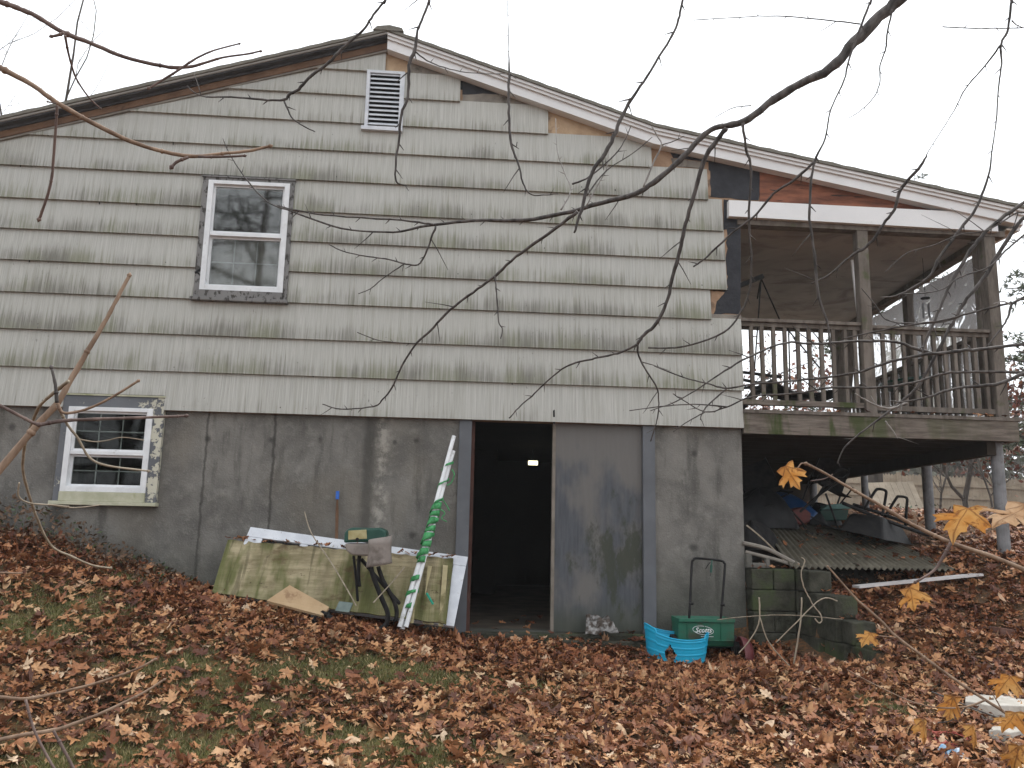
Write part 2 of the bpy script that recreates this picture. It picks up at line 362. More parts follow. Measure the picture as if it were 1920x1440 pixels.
c = m.mix(k, c, (.105, .11, .04)); c = m.mix(m.math('MULTIPLY', m.step(st_, .58, .68), .55), c, (.05, .045, .02)); c = m.mix(m.math('MULTIPLY', m.step(m.noise((3, 1, 7), 5, .7, off=(4, 4, 4)), .55, .66), .7), c, (.10, .065, .035)); c = m.mix(m.step(m.noise((5, 5, 9), 5, .7, off=(8, 5, 1)), .62, .69), c, (.07, .05, .03)); m.col(c).bump(m.noise((8, 8, 40), 5), .006); MOSSY = m.m
m = Mat('corrugated_fibreglass', rough=.75, spec=.25)
c = m.mix(m.step(m.noise(5, 6, .7), .3, .7), (.065, .057, .042), (.135, .12, .09)); m.col(c).bump(m.noise(40), .002); CORR = m.m
def bark(name, a, b, sc=(30, 30, 8), rough=.7):
    m = Mat(name, rough=rough, spec=.35); m.col(m.mix(m.step(m.noise(sc, 5, .6), .3, .7), a, b)).bump(m.noise(sc, 4), .002); return m.m
BARK1 = bark('dark_twig_bark', (.024, .020, .018), (.105, .092, .085))
BARKP = bark('pale_twig_bark', (.16, .145, .13), (.30, .28, .26))
BARK2 = bark('tan_stem_bark', (.13, .078, .05), (.30, .205, .14))
BARK3 = bark('brown_stem_bark', (.075, .048, .042), (.18, .125, .105))
VINE = bark('dry_vine', (.20, .16, .115), (.34, .29, .22))
TRUNK = bark('tree_bark', (.05, .042, .035), (.12, .10, .085), (8, 8, 2), .9)
def leafmat(name, stops, rough=.55, back=.15):
    m = Mat(name, rough=rough, spec=.35); g = m.nt.nodes.new('ShaderNodeNewGeometry')
    c = m.ramp(g.outputs['Random Per Island'], stops)
    c = m.mix(m.math('MULTIPLY', m.step(m.noise(35, 4), .4, .7), .4), c, (.07, .035, .018))
    c = m.mix(m.math('MULTIPLY', g.outputs['Backfacing'], back), c, (.42, .30, .20))
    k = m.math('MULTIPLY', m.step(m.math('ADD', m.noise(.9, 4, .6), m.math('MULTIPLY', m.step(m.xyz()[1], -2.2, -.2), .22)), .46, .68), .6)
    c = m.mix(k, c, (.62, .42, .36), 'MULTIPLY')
    m.col(c); return m.m
LEAF = leafmat('fallen_leaf', [(0, (.075, .024, .012)), (.14, (.13, .043, .020)), (.30, (.22, .078, .032)), (.50, (.32, .13, .052)), (.68, (.42, .195, .080)), (.84, (.52, .28, .13)), (.94, (.60, .38, .20)), (1, (.64, .48, .33))])
m = Mat('orange_maple_leaf', rough=.55, spec=.3)
def finish_leaf(m, ca, cb, cs, cv):
    c = m.mix(m.step(m.noise(22, 5), .35, .65), ca, cb); c = m.mix(m.step(m.noise(60, 5, .7, off=(1, 2, 3)), .54, .66), c, cs)
    u = m.nt.nodes.new('ShaderNodeSeparateXYZ'); m.put(u.inputs[0], m.nt.nodes.new('ShaderNodeTexCoord').outputs['UV'])
    ax = m.math('ABSOLUTE', m.math('SUBTRACT', u.outputs[0], .5)); ay = m.math('SUBTRACT', u.outputs[1], .25); d = None
    for dx, dy in ((0, 1), (.88, .47), (.96, -.27)):
        e = m.math('ABSOLUTE', m.math('SUBTRACT', m.math('MULTIPLY', ax, dy), m.math('MULTIPLY', ay, dx))); d = e if d is None else m.math('MINIMUM', d, e)
    c = m.mix(m.math('MULTIPLY', m.math('SUBTRACT', 1.0, m.step(d, .003, .012)), .75), c, cv); m.col(c).bump(m.step(d, .0, .02), .004)
    tl = m.nt.nodes.new('ShaderNodeBsdfTranslucent'); m.put(tl.inputs[0], c); ms = m.nt.nodes.new('ShaderNodeMixShader'); ms.inputs[0].default_value = .4
    out = [n for n in m.nt.nodes if n.type == 'OUTPUT_MATERIAL'][0]
    m.nt.links.new(m.b.outputs[0], ms.inputs[1]); m.nt.links.new(tl.outputs[0], ms.inputs[2]); m.nt.links.new(ms.outputs[0], out.inputs[0]); return m.m
MAPLE = finish_leaf(m, (.50, .22, .055), (.60, .34, .12), (.27, .11, .04), (.30, .13, .05))
m = Mat('pale_maple_leaf', rough=.6, spec=.3); MAPLEP = finish_leaf(m, (.48, .30, .17), (.62, .45, .30), (.34, .20, .12), (.33, .20, .12))
m = Mat('grass_blade', rough=.6, spec=.3); g = m.nt.nodes.new('ShaderNodeNewGeometry')
m.col(m.ramp(g.outputs['Random Per Island'], [(0, (.05, .065, .018)), (.35, (.11, .12, .035)), (.6, (.17, .155, .06)), (.85, (.26, .21, .10)), (1, (.36, .28, .15))])); GRASS = m.m
m = Mat('weed_leaf', rough=.6); g = m.nt.nodes.new('ShaderNodeNewGeometry')
m.col(m.ramp(g.outputs['Random Per Island'], [(0, (.03, .055, .02)), (.13, (.06, .08, .03)), (.2, (.07, .045, .025)), (1, (.15, .085, .05))])); WEED = m.m
m = Mat('pine_needles', rough=.7, spec=.2); g = m.nt.nodes.new('ShaderNodeNewGeometry')
m.col(m.ramp(g.outputs['Random Per Island'], [(0, (.04, .055, .03)), (.6, (.085, .11, .06)), (1, (.14, .17, .09))])); NEEDLE = m.m
m = Mat('russet_oak_leaf', rough=.7, spec=.2); g = m.nt.nodes.new('ShaderNodeNewGeometry')
m.col(m.ramp(g.outputs['Random Per Island'], [(0, (.08, .02, .012)), (.6, (.17, .05, .028)), (1, (.28, .12, .06))])); RUSSET = m.m

# ------------------------------------------------------------------ ground height
def P3(u, v, Y): q = P(u, v, Y); return (q.x, q.y, q.z-(.05 if Y < .5 else 0))
def tps(pts):
    A = np.array(pts, dtype=float); n = len(A)
    d = np.hypot(A[:, None, 0]-A[None, :, 0], A[:, None, 1]-A[None, :, 1])
    K = np.where(d > 0, d**2*np.log(d+1e-12), 0)+np.eye(n)*.02
    Pm = np.c_[np.ones(n), A[:, :2]]
    L = np.block([[K, Pm], [Pm.T, np.zeros((3, 3))]])
    w = np.linalg.solve(L, np.r_[A[:, 2], 0, 0, 0])
    def f(x, y):
        x = np.asarray(x, float); y = np.asarray(y, float)
        dd = np.hypot(x[..., None]-A[:, 0], y[..., None]-A[:, 1])
        return (np.where(dd > 0, dd**2*np.log(dd+1e-12), 0)@w[:n])+w[n]+w[n+1]*x+w[n+2]*y
    return f
_shared = [(3.4, -1.9, -.14), (3.35, -3.4, -.35), (5.5, -3.4, -.15), (0.3, -3.4, -.36), (-2.4, -3.4, -.38), (-5, -3.4, .05), (8, -3.4, .15), (-8, -3.4, .3),
           (0, -8, -.66), (-6, -8, -.3), (6, -8, -.45), (12, -6, .1), (-12, -6, .2), (0, -14, -.9), (12, -14, -.3), (-12, -14, 0)]
HL = tps(_shared+[P3(0, 985, 0), P3(100, 1000, 0), P3(200, 1035, 0), P3(300, 1062, 0), P3(398, 1112, -.62), P3(560, 1142, -.65), P3(760, 1188, -.65), (-2.2, 0, .32), (-1.3, 0, .18), (-.5, 0, .02), P3(880, 1186, 0), P3(1040, 1190, 0), P3(1210, 1197, 0), P3(1390, 1200, 0),
                  P3(700, 1178, -.9), P3(1330, 1236, -.40), P3(1268, 1248, -.75), P3(600, 1165, -1.0), (-2.0, -1.7, .1), (0.3, -1.7, -.17), (-6, 0, 1.2), (-8, 0, 1.5), P3(1590, 1236, -1.05), (2.5, -1.7, -.12), (-6, 8, 1.6), (3.3, 0, -.03)])
HR = tps(_shared+[P3(1400, 1085, .1), P3(1500, 1092, 0), P3(1700, 1100, 0), P3(1875, 1040, 0), P3(1740, 1000, 1.8), P3(1622, 965, 3.8), P3(1525, 950, 5.8), (8, 0, .95), (12, 0, 1.2),
                  P3(1600, 1150, -.55), P3(1640, 1190, -1.0), (3.4, -1.35, -.02), P3(1800, 1180, -1.2), (7, -1.8, .4), P3(1910, 1200, -1.2), P3(1650, 962, 14), P3(1850, 985, 16), P3(1500, 955, 13), P3(1760, 990, 9), P3(1900, 1000, 12), (12, 22, 1.3), (20, 16, 1.2), (20, 0, 1.1), (12, -3, .6)])
def H(x, y):
    x = np.asarray(x, float); y = np.asarray(y, float)
    side = ((y > .03) & (x > 2.86)) | ((x > 3.44-.13*np.minimum(y, 0)) & (y > -1.25))
    z = np.where(side, HR(x, y), HL(x, y))
    b = np.clip((-y-1.25)/.6, 0, 1)*(y > -3.4)        # join the two fields in front of the wall end
    zz = np.where(y < -1.25, np.where(x > 3.55, HR(x, y)*(1-b*.5)+HL(x, y)*b*.5, HL(x, y)*(1-b*.5*np.clip((x-2.4)/1, 0, 1))+HR(x, y)*b*.5*np.clip((x-2.4)/1, 0, 1)), z)
    zz = np.where((y <= -3.4), .5*HL(x, y)+.5*HR(x, y), zz)
    far = np.clip((y-20)/20, 0, 1); zz = zz*(1-far)+1.4*far
    return np.clip(zz, -1.2, 2.2)
def Hs(x, y): return float(H(np.array([x]), np.array([y]))[0])
def G(u, v, Y0=-3):                                    # where the ray through a pixel meets the ground
    d = ray(u, v); t = 2.0
    while t < 40:
        q = CAM+d*t
        if q.z < Hs(q.x, q.y): return q
        t += .03
    return CAM+d*t
_gp = [(G(u, v), r) for u, v, r in ((130, 1140, .35), (40, 1190, .25), (330, 1250, .3), (430, 1335, .25), (110, 1425, .25), (700, 1255, .3), (800, 1275, .3), (800, 1415, .25), (560, 1270, .25), (1650, 1330, .2), (1000, 1290, .15), (250, 1090, .2), (1190, 1260, .15), (640, 1390, .2), (360, 1410, .2))]
def green(x, y):
    s = .35*np.sin(2.1*x+1.3*y+.5)*np.sin(1.1*x-2.3*y)+.25*np.sin(5.3*x-3.1*y+1)*np.sin(4.1*y+2.2*x)+.15*np.sin(11*x+2)*np.sin(9*y+x*3)
    g = np.clip(s*.5-.08, 0, .3)*(x < 2.5)
    for q, r in _gp: g = g+np.exp(-(((x-q.x)/1.5)**2+(y-q.y)**2)/(r*r))*.85*(1+.6*np.sin(17*x+3*y)*np.sin(13*y-x))
    return np.clip(g, 0, 1)
HX0, HX1 = -4.78, float(P(1389, 700).x)               # house corners
def axis(lo, hi, fine0, fine1, st):
    a = list(np.arange(fine0, fine1+1e-6, st)); s = st
    while a[-1] < hi: s *= 1.25; a.append(a[-1]+s)
    s = st
    while a[0] > lo: s *= 1.25; a.insert(0, a[0]-s)
    return np.array(a)
gx = axis(-150, 180, -5.6, 7.6, .07); gy = axis(-120, 220, -4.2, 1.3, .07)
XX_, YY_ = np.meshgrid(gx, gy); ZZ_ = H(XX_, YY_)+.012*np.sin(XX_*7+YY_*3)*np.sin(YY_*8)
nx, ny = len(gx), len(gy); idx = np.arange(nx*ny).reshape(ny, nx)
cx = (gx[:-1]+gx[1:])/2; cy = (gy[:-1]+gy[1:])/2; CXX, CYY = np.meshgrid(cx, cy)
keep = ~((CXX > HX0+.15) & (CXX < HX1-.08) & (CYY > .12) & (CYY < 9.8))
q = np.stack([idx[:-1, :-1], idx[:-1, 1:], idx[1:, 1:], idx[1:, :-1]], -1)[keep]
m = Mat('leafy_soil', rough=.95, spec=.1)
at = m.nt.nodes.new('ShaderNodeAttribute'); at.attribute_name = 'green'
c = m.mix(m.step(m.noise(9, 6, .7), .3, .7), (.05, .032, .02), (.14, .085, .05))
c = m.mix(m.step(m.noise(30, 4, off=(1, 1, 1)), .5, .62), c, (.17, .085, .04))
c = m.mix(m.math('MULTIPLY', at.outputs['Fac'], m.step(m.noise(22, 4), .3, .55)), c, (.13, .125, .045)); m.col(c).bump(m.noise(25, 5, .7), .03)
ground = fast_mesh('ground', np.stack([XX_.ravel(), YY_.ravel(), ZZ_.ravel()], 1), q, m.m, smooth=True)
a = ground.data.attributes.new('green', 'FLOAT', 'POINT'); a.data.foreach_set('value', green(XX_.ravel(), YY_.ravel()).astype(np.float32))
tag(ground, kind='structure')

# ------------------------------------------------------------------ leaves and grass on the ground
def outline(half): return np.array(half+[(-x, y) for x, y in reversed(half[1:-1])])
MAPLE_O = outline([(0, 0), (.2, -.08), (.42, -.12), (.36, .04), (.30, .12), (.5, .20), (.68, .36), (.54, .42), (.58, .54), (.42, .48), (.2, .42), (.24, .6), (.3, .72), (.16, .74), (.1, .86), (0, 1)])
OAK_O = outline([(0, -.06), (.04, .10), (.20, .12), (.30, .22), (.13, .28), (.08, .36), (.36, .48), (.38, .58), (.15, .56), (.10, .64), (.27, .78), (.18, .84), (.08, .82), (0, 1)])
OAK2_O = outline([(0, -.05), (.05, .15), (.16, .25), (.08, .33), (.26, .42), (.27, .50), (.12, .55), (.25, .68), (.2, .76), (.10, .76), (.10, .90), (0, 1)])
BEECH_O = outline([(0, -.05), (.1, .1), (.2, .3), (.23, .5), (.17, .72), (.08, .9), (0, 1)])
def leaf_template(o):
    n = len(o); v = np.vstack([o, [[0, .4]]]); f = np.array([(i, (i+1) % n, n) for i in range(n)]); return v, f
def scatter_leaves(x, y, z, name, mat, smin=.045, smax=.135, tilt=.38, lift=.03):
    V, Fa, n0 = [], [], 0
    kinds = rng.choice(4, len(x), p=[.30, .34, .22, .14])
    for k, o in enumerate((MAPLE_O, OAK_O, OAK2_O, BEECH_O)):
        s = kinds == k; n = int(s.sum())
        if not n: continue
        tv, tf = leaf_template(o); sc = rng.uniform(smin, smax, n)*(1 if k else .85)
        a1, a2 = rng.normal(0, .55, n), rng.normal(0, .35, n); tw = rng.normal(0, .5, n)
        lx, ly = tv[:, 0][None], tv[:, 1][None]-.4
        lz = a1[:, None]*lx**2*1.6+a2[:, None]*ly**2+tw[:, None]*lx*ly+rng.normal(0, .035, (n, tv.shape[0]))
        lp = np.stack([np.repeat(lx, n, 0)*(1-.25*np.abs(a1[:, None])), np.repeat(ly, n, 0), lz], -1)*sc[:, None, None]
        yaw = rng.uniform(0, 2*np.pi, n); tx = rng.normal(0, tilt, n); ty = rng.normal(0, tilt, n)
        cz, sz, ca, sa, cb, sb = np.cos(yaw), np.sin(yaw), np.cos(tx), np.sin(tx), np.cos(ty), np.sin(ty)
        Rz = np.zeros((n, 3, 3)); Rz[:, 0, 0] = cz; Rz[:, 0, 1] = -sz; Rz[:, 1, 0] = sz; Rz[:, 1, 1] = cz; Rz[:, 2, 2] = 1
        Rx = np.zeros((n, 3, 3)); Rx[:, 0, 0] = 1; Rx[:, 1, 1] = ca; Rx[:, 1, 2] = -sa; Rx[:, 2, 1] = sa; Rx[:, 2, 2] = ca
        Ry = np.zeros((n, 3, 3)); Ry[:, 1, 1] = 1; Ry[:, 0, 0] = cb; Ry[:, 0, 2] = sb; Ry[:, 2, 0] = -sb; Ry[:, 2, 2] = cb
        Rm = Ry@Rx@Rz
        wp = np.einsum('nij,nkj->nki', Rm, lp)+np.stack([x[s], y[s], z[s]+rng.uniform(.0, lift, n)+.012+.25*sc*np.abs(np.sin(tx))], -1)[:, None]
        V.append(wp.reshape(-1, 3)); nv = tv.shape[0]
        Fa.append((tf[None]+(np.arange(n)*nv)[:, None, None]+n0).reshape(-1, 3)); n0 += n*nv
    return fast_mesh(name, np.vstack(V), np.vstack(Fa), mat)
def outside_house(x, y): return ~((x > HX0) & (x < HX1+.02) & (y > -.03))
N = 46000
x = rng.uniform(-6.2, 8.2, N); y = rng.uniform(-5.2, .8, N)
ok = outside_house(x, y) & (rng.random(N) > green(x, y)*.93) & ((x > 2.8) | (y < 0)) & ~((x > .05) & (x < 1.85) & (y > -.14))
ok &= ~((x > 2.8) & (x < 3.5) & (y > -1.2) & (y < .1) & (x > 3.25))
x, y = x[ok], y[ok]
x2 = rng.uniform(3.2, 20, 15000); y2 = .6+16*rng.random(15000)**1.5; k2 = (y2 > 2.5) | (x2 > 4.6); x2, y2 = x2[k2], y2[k2]
nn = len(x)
fl = scatter_leaves(np.r_[x, x2], np.r_[y, y2], H(np.r_[x, x2], np.r_[y, y2]), 'fallen_leaves', LEAF)
tag(fl, 'carpet of brown and tan fallen oak and maple leaves covering the yard', 'leaves', kind='stuff')
fx, fy = rng.uniform(-6, 8, 26000), rng.uniform(-5, .6, 26000); k = outside_house(fx, fy) & (rng.random(26000) > green(fx, fy)*.8) & ((fx > 3.6) | (fy < -.14)) & ~((fx > 2.8) & (fx < 3.75) & (fy > -1.2)); fx, fy = fx[k], fy[k]
tag(scatter_leaves(fx, fy, H(fx, fy)+.02, 'leaf_fragments', LEAF, .018, .05, .5, .035), 'broken bits of brown leaves among the fallen leaves', 'leaves', kind='stuff')
def scatter_grass(n):
    x = rng.uniform(-5.5, 6.5, n*6); y = rng.uniform(-5, .0, n*6); k = (rng.random(n*6) < green(x, y)) & outside_house(x, y); x, y = x[k][:n], y[k][:n]; n = len(x)
    z = H(x, y); h = rng.uniform(.012, .042, n); a = rng.uniform(0, 6.28, n); w = rng.uniform(.0015, .0032, n)
    bx, by = rng.normal(0, .5, n)*h, rng.normal(0, .5, n)*h
    V = np.stack([np.stack([x-np.cos(a)*w, y-np.sin(a)*w, z], -1), np.stack([x+np.cos(a)*w, y+np.sin(a)*w, z], -1),
                  np.stack([x+bx*.5+np.cos(a)*w, y+by*.5+np.sin(a)*w, z+h*.6], -1), np.stack([x+bx, y+by, z+h], -1), np.stack([x+bx*.5-np.cos(a)*w, y+by*.5-np.sin(a)*w, z+h*.6], -1)], 1).reshape(-1, 3)
    b = (np.arange(n)*5)[:, None]
    Fa = np.concatenate([b+[0, 1, 2], b+[0, 2, 4], b+[4, 2, 3]])
    return fast_mesh('grass', V, Fa, GRASS)
tag(scatter_grass(70000), 'patches of short green grass showing between the fallen leaves', 'grass', kind='stuff')

# ================================================================== THE HOUSE
house = empty('house', (0, 0, 0), 'house with stained grey shingle siding, bare concrete basement and raised porch', 'house')
def clip(poly, n, c):                      # keep n.x*x+n.z*z <= c
    out = []
    for i, p in enumerate(poly):
        q = poly[(i+1) % len(poly)]; dp = n[0]*p[0]+n[1]*p[1]-c; dq = n[0]*q[0]+n[1]*q[1]-c
        if dp <= 0: out.append(p)
        if dp*dq < 0: t = dp/(dp-dq); out.append((p[0]+(q[0]-p[0])*t, p[1]+(q[1]-p[1])*t))
    return out
def below(poly, a, b):                     # keep the part under the line a-b
    dx, dz = b[0]-a[0], b[1]-a[1]; n = (-dz, dx)
    if dx < 0: n = (dz, -dx)
    return clip(poly, n, n[0]*a[0]+n[1]*a[1])
def xz(u, v, Y=0.0): q = P(u, v, Y); return (q.x, q.z)
CL = (xz(0, 240), xz(725, 76)); CR1 = (xz(727, 80), xz(1225, 262)); CR2 = (xz(1225, 258), xz(1905, 428))
def wallclip(poly):
    for a, b in (CL, CR1): poly = below(poly, a, b) if poly else poly
    return poly
def wallclip2(poly):
    return below(wallclip(poly), *CR2) if poly else poly
ZS = 2.012                                  # bottom edge of the siding
UW = (xz(374, 450)[0], xz(547, 450)[0], xz(460, 563)[1], xz(460, 339)[1])       # upper window, outer trim
LW = (xz(112, 840)[0], xz(303, 840)[0], xz(200, 941)[1], xz(220, 744)[1])       # basement window, outer trim
VT = (xz(686, 200)[0], xz(757, 200)[0], xz(722, 250)[1], xz(722, 138)[1])
DX0, DX1 = xz(879, 1000)[0], xz(1206, 1000)[0]
TOP = 7.0
# sheathed gable wall behind the siding
b = MB()
for x0, x1, z0, z1 in ((HX0, UW[0]+.08, ZS, TOP), (UW[0]+.08, UW[1]-.08, ZS, UW[2]+.10), (UW[0]+.08, UW[1]-.08, UW[3]-.05, TOP), (UW[1]-.08, HX1, ZS, TOP)):
    pl = wallclip2([(x0, z0), (x1, z0), (x1, z1), (x0, z1)])
    if len(pl) > 2: b.prism(pl, 0, .12)
zh0 = xz(1600, 425)[1]
XR = xz(1880, 430)[0]
pl = wallclip2([(HX1, zh0), (XR, zh0), (XR, TOP), (HX1, TOP)]); b.prism(pl, 0, .10)
b.build('sheathing', SHEATH, house)
def patch(name, mat, pts, y0, y1, clipit=True):
    pl = [xz(*p) for p in pts]
    bb = MB(); bb.prism(pl, y0, y1); return bb.build(name, mat, house)
def ragged(pts, amp=3, n=6):               # broken outline in photo pixels
    out = []
    for i, p in enumerate(pts):
        q = pts[(i+1) % len(pts)]
        for k in range(n):
            t = k/n; out.append((p[0]+(q[0]-p[0])*t+random.uniform(-amp, amp)*(k > 0), p[1]+(q[1]-p[1])*t+random.uniform(-amp, amp)*(k > 0)))
    return out
patch('bare_board', SHEATH2, ragged([(723, 70), (760, 84), (768, 139), (723, 139)], .5, 3), -.0055, 0)
patch('bare_board', SHEATH2, ragged([(1028, 190), (1165, 240), (1165, 258), (1028, 257)], .5, 3), -.0035, 0)
patch('tar_paper', TAR, [(866, 130), (960, 160), (1010, 190), (960, 178), (905, 176), (867, 178)], -.004, 0)
patch('tar_paper', TAR, [(753, 86), (820, 108), (815, 118), (757, 114)], -.007, 0)
patch('tar_paper', TAR, ragged([(1328, 296), (1424, 318), (1422, 376), (1332, 369)], 1.5, 5), -.006, 0)
patch('tar_paper', TAR, [(1245, 262), (1330, 285), (1328, 304), (1262, 296)], -.004, 0)
patch('tar_paper', TAR, ragged([(1357, 374), (1368, 375), (1368, 404), (1388, 404), (1388, 560), (1358, 560)], 1, 4), -.006, 0)
patch('tar_paper', TAR, ragged([(1336, 545), (1388, 540), (1388, 590), (1333, 588)], 1.5, 4), -.005, 0)
patch('grey_sheathing', GREYSH, [(757, 114), (800, 119), (866, 140), (866, 146), (757, 142)], -.005, 0)
patch('grey_sheathing', GREYSH, ragged([(867, 178), (905, 176), (962, 180), (1030, 196), (1030, 204), (868, 194)], 1, 3), -.008, -.0045)
patch('grey_sheathing', GREYSH, [(1258, 297), (1322, 305), (1320, 316), (1262, 312)], -.008, -.0045)
patch('grey_sheathing', GREYSH, [(1331, 589), (1389, 591), (1389, 603), (1331, 600)], -.012, -.006)
patch('cedar_board', CEDAR, [(1424, 316), (1790, 395), (1690, 392), (1424, 378)], -.008, 0)
patch('broken_edge', SHEATH, ragged([(1355, 430), (1362, 432), (1361, 500), (1364, 540), (1356, 545)], 2, 6), -.012, -.0065)
patch('broken_edge', SHEATH, ragged([(1333, 546), (1358, 548), (1343, 566), (1337, 590), (1331, 590)], 2, 4), -.012, -.0065)
patch('broken_edge', SHEATH, ragged([(1322, 315), (1331, 322), (1332, 368), (1323, 368)], 1.5, 4), -.012, -.0065)

# siding courses
vs640 = [776.5, 708.5, 640, 573, 515, 458, 402, 343, 286, 233, 181, 134, 88]
zb = [xz(640, v)[1] for v in vs640]; zb[0] = ZS
right = [(1391, 770), (1391, 700), (1391, 640), (1331, 570), (1360, 515), (1357, 460), (1353, 402), (1325, 345), (1220, 290), (1027, 230), (863, 170), (724, 110)]
sb = MB()
def panel(xa, xb, z0, z1, tone, extra=0):
    d0, d1 = random.uniform(-.0014, .0014), random.uniform(-.0014, .0014)
    pl = wallclip([(xa, z0+d0), (xb, z0+d1), (xb, z1), (xa, z1)])
    if not pl or len(pl) < 3: return
    th = lambda z: -.016-(.032+extra*.4)*(1-(z-z0)/(z1-z0))
    n = len(pl); base = len(sb.v)
    vs = [(x, th(z), z) for x, z in pl]+[(x, -.0135 if z > z0+.02 else -.012, z) for x, z in pl]
    sb.add(vs, [tuple(range(n)), tuple(reversed(range(n, 2*n)))]+[(i, i+n, (i+1) % n+n, (i+1) % n) for i in range(n)])
    for i, (x, z) in enumerate(pl*2): sb.uv[base+i] = (tone, max(0, min(1, (z-z0)/(z1-z0))))
for i in range(12):
    z0, z1 = zb[i], zb[i+1]+.022
    xr = min(xz(*right[i])[0], HX1+.012)
    iv = [(HX0-.01, xr)]
    def cut(iv, a, b_):
        out = []
        for p, q in iv:
            if b_ <= p or a >= q: out.append((p, q)); continue
            if p < a: out.append((p, a))
            if b_ < q: out.append((b_, q))
        return out
    if 3 <= i <= 6: iv = cut(iv, UW[0]+.01, UW[1]-.01)
    if i == 0: iv = cut(iv, LW[0], LW[1])
    if i in (9, 10): iv = cut(iv, VT[0], VT[1])
    for a_, b_ in iv:
        off = HX0-1.22*((i*0.37) % 1); k = math.floor((a_-off)/1.22)
        while True:
            p = off+k*1.22; q = p+1.2192; k += 1
            if p > b_: break
            if q < a_: continue
            panel(max(p, a_), min(q, b_), z0, z1, random.random(), random.uniform(0, .004))
panel(LW[0]-.0, LW[1], LW[3]+.018, zb[1]+.022, .4)
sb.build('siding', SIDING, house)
# top scraps of siding beside the door crack
patch('split', BLACK, [(1036, 771), (1039, 769), (1040, 796), (1036, 796)], -.0445, -.040)
# nail marks
nb = MB()
for i in range(70):
    u_, v_ = random.uniform(0, 1330), random.choice(vs640[:9])-random.uniform(-2, 6)+0; q = xz(u_, v_+(u_-640)*.04)
    if UW[0]-.1 < q[0] < UW[1]+.1 and UW[2] < q[1] < UW[3]: continue
    nb.frame((q[0], -.041, q[1]+.012), (1, 0, 0), (0, 1, 0), (0, 0, 1), -.004, .004, -.004, .004, -random.uniform(.006, .02), .006)
nb.build('nail_stains', BLACK, house)['kind'] = 'stuff'

# foundation
fb = MB(); Y0, Y1 = .02, .27
def fbox(x0, x1, z0, z1): fb.box(x0, x1, Y0, Y1, z0, z1)
lx0, lx1, lz0, lz1 = LW[0]+.08, LW[1]-.08, LW[2]+.05, LW[3]
fbox(HX0+.02, lx0, -.6, ZS+.02); fbox(lx0, lx1, -.6, lz0); fbox(lx1, DX0-.02, -.6, ZS+.02); fbox(DX1+.02, HX1-.005, -.6, ZS+.02)
fb.box(DX0-.02, DX1+.02, Y0+.02, Y1, -.6, -.02)
fb.box(DX0-.02, DX1+.02, .10, Y1, 2.03, 2.15)
fb.box(HX1-.255, HX1-.005, Y1, 9.7, -.6, ZS+.02); fb.box(HX0+.02, HX0+.27, Y1, 9.7, -.6, ZS+.02); fb.box(HX0+.27, HX1-.255, 9.45, 9.7, -.6, ZS+.02)
fb.build('foundation_wall', CONC, house)
# other walls of the upper floor
sw = MB(); zk = xz(1225, 262)[1]
sw.box(HX1-.12, HX1-.002, .12, 9.7, ZS, zh0+.5); sw.box(HX0, HX0+.12, .12, 9.7, ZS, xz(0, 243)[1]-.02)
sw.add([], []); pl = wallclip([(HX0, ZS), (HX1-.12, ZS), (HX1-.12, TOP), (HX0, TOP)]); sw.prism(pl, 9.58, 9.7)
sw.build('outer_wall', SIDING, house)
# floor between storeys, basement room
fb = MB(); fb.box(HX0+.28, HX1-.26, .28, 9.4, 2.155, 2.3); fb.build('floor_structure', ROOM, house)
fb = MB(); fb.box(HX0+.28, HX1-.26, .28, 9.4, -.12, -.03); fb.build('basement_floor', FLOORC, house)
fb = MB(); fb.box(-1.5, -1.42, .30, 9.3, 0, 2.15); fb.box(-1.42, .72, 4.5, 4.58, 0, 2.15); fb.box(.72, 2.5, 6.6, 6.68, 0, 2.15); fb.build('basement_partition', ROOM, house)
fb = MB(); fb.lathe((2.35, 5.6, 0), [(.27, 0), (.27, 1.5), (.22, 1.55), (0, 1.56)], 20); fb.tube([(2.35, 5.6, 1.5), (2.35, 5.6, 2.1)], .06)
fb.build('water_heater', BLACK, house)
lm = Mat('lit_tube_lamp', (1, .95, .7), .5); lm.b.inputs['Emission Color'].default_value = (1, .93, .62, 1); lm.b.inputs['Emission Strength'].default_value = 2.2
q = P(1000, 868, 4.3); fb = MB(); fb.tube([(q.x-.075, 4.3, q.z), (q.x+.065, 4.3, q.z)], .033, 10); cl = fb.build('ceiling_lamp', lm.m, house)
fb = MB(); fb.box(q.x-.09, q.x+.08, 4.27, 4.33, q.z+.036, q.z+.055); fb.tube([(q.x, 4.3, q.z+.05), (q.x, 4.3, 2.15)], .008, 6); fb.build('lamp_holder', BLACK, cl)
# ---- gable vent
vb = MB(); x0, x1, z0, z1 = VT
vb.box(x0, x0+.035, -.062, -.002, z0+.04, z1); vb.box(x1-.045, x1, -.062, -.002, z0+.04, z1); vb.box(x0+.035, x1-.045, -.062, -.002, z1-.03, z1); vb.box(x0-.03, x1+.0, -.075, -.002, z0, z0+.04)
vent = vb.build('gable_vent', OLDWHITE, house)
vb = MB(); vb.box(x0+.036, x1-.046, -.006, -.003, z0+.041, z1-.031); vb.build('dark_backing', BLACK, vent)
vb = MB(); n = 12; dz = (z1-z0-.07)/n
for k in range(n):
    zc = z0+.055+dz*(k+.25)
    vb.add([(x0+.036, -.052, zc), (x1-.046, -.052, zc), (x1-.046, -.02, zc+dz*.62), (x0+.036, -.02, zc+dz*.62), (x0+.036, -.052, zc+.008), (x1-.046, -.052, zc+.008), (x1-.046, -.02, zc+dz*.62+.008), (x0+.036, -.02, zc+dz*.62+.008)],
           [(0, 1, 2, 3), (4, 7, 6, 5), (0, 4, 5, 1), (2, 6, 7, 3)])
vb.build('vent_slats', OLDWHITE, vent)
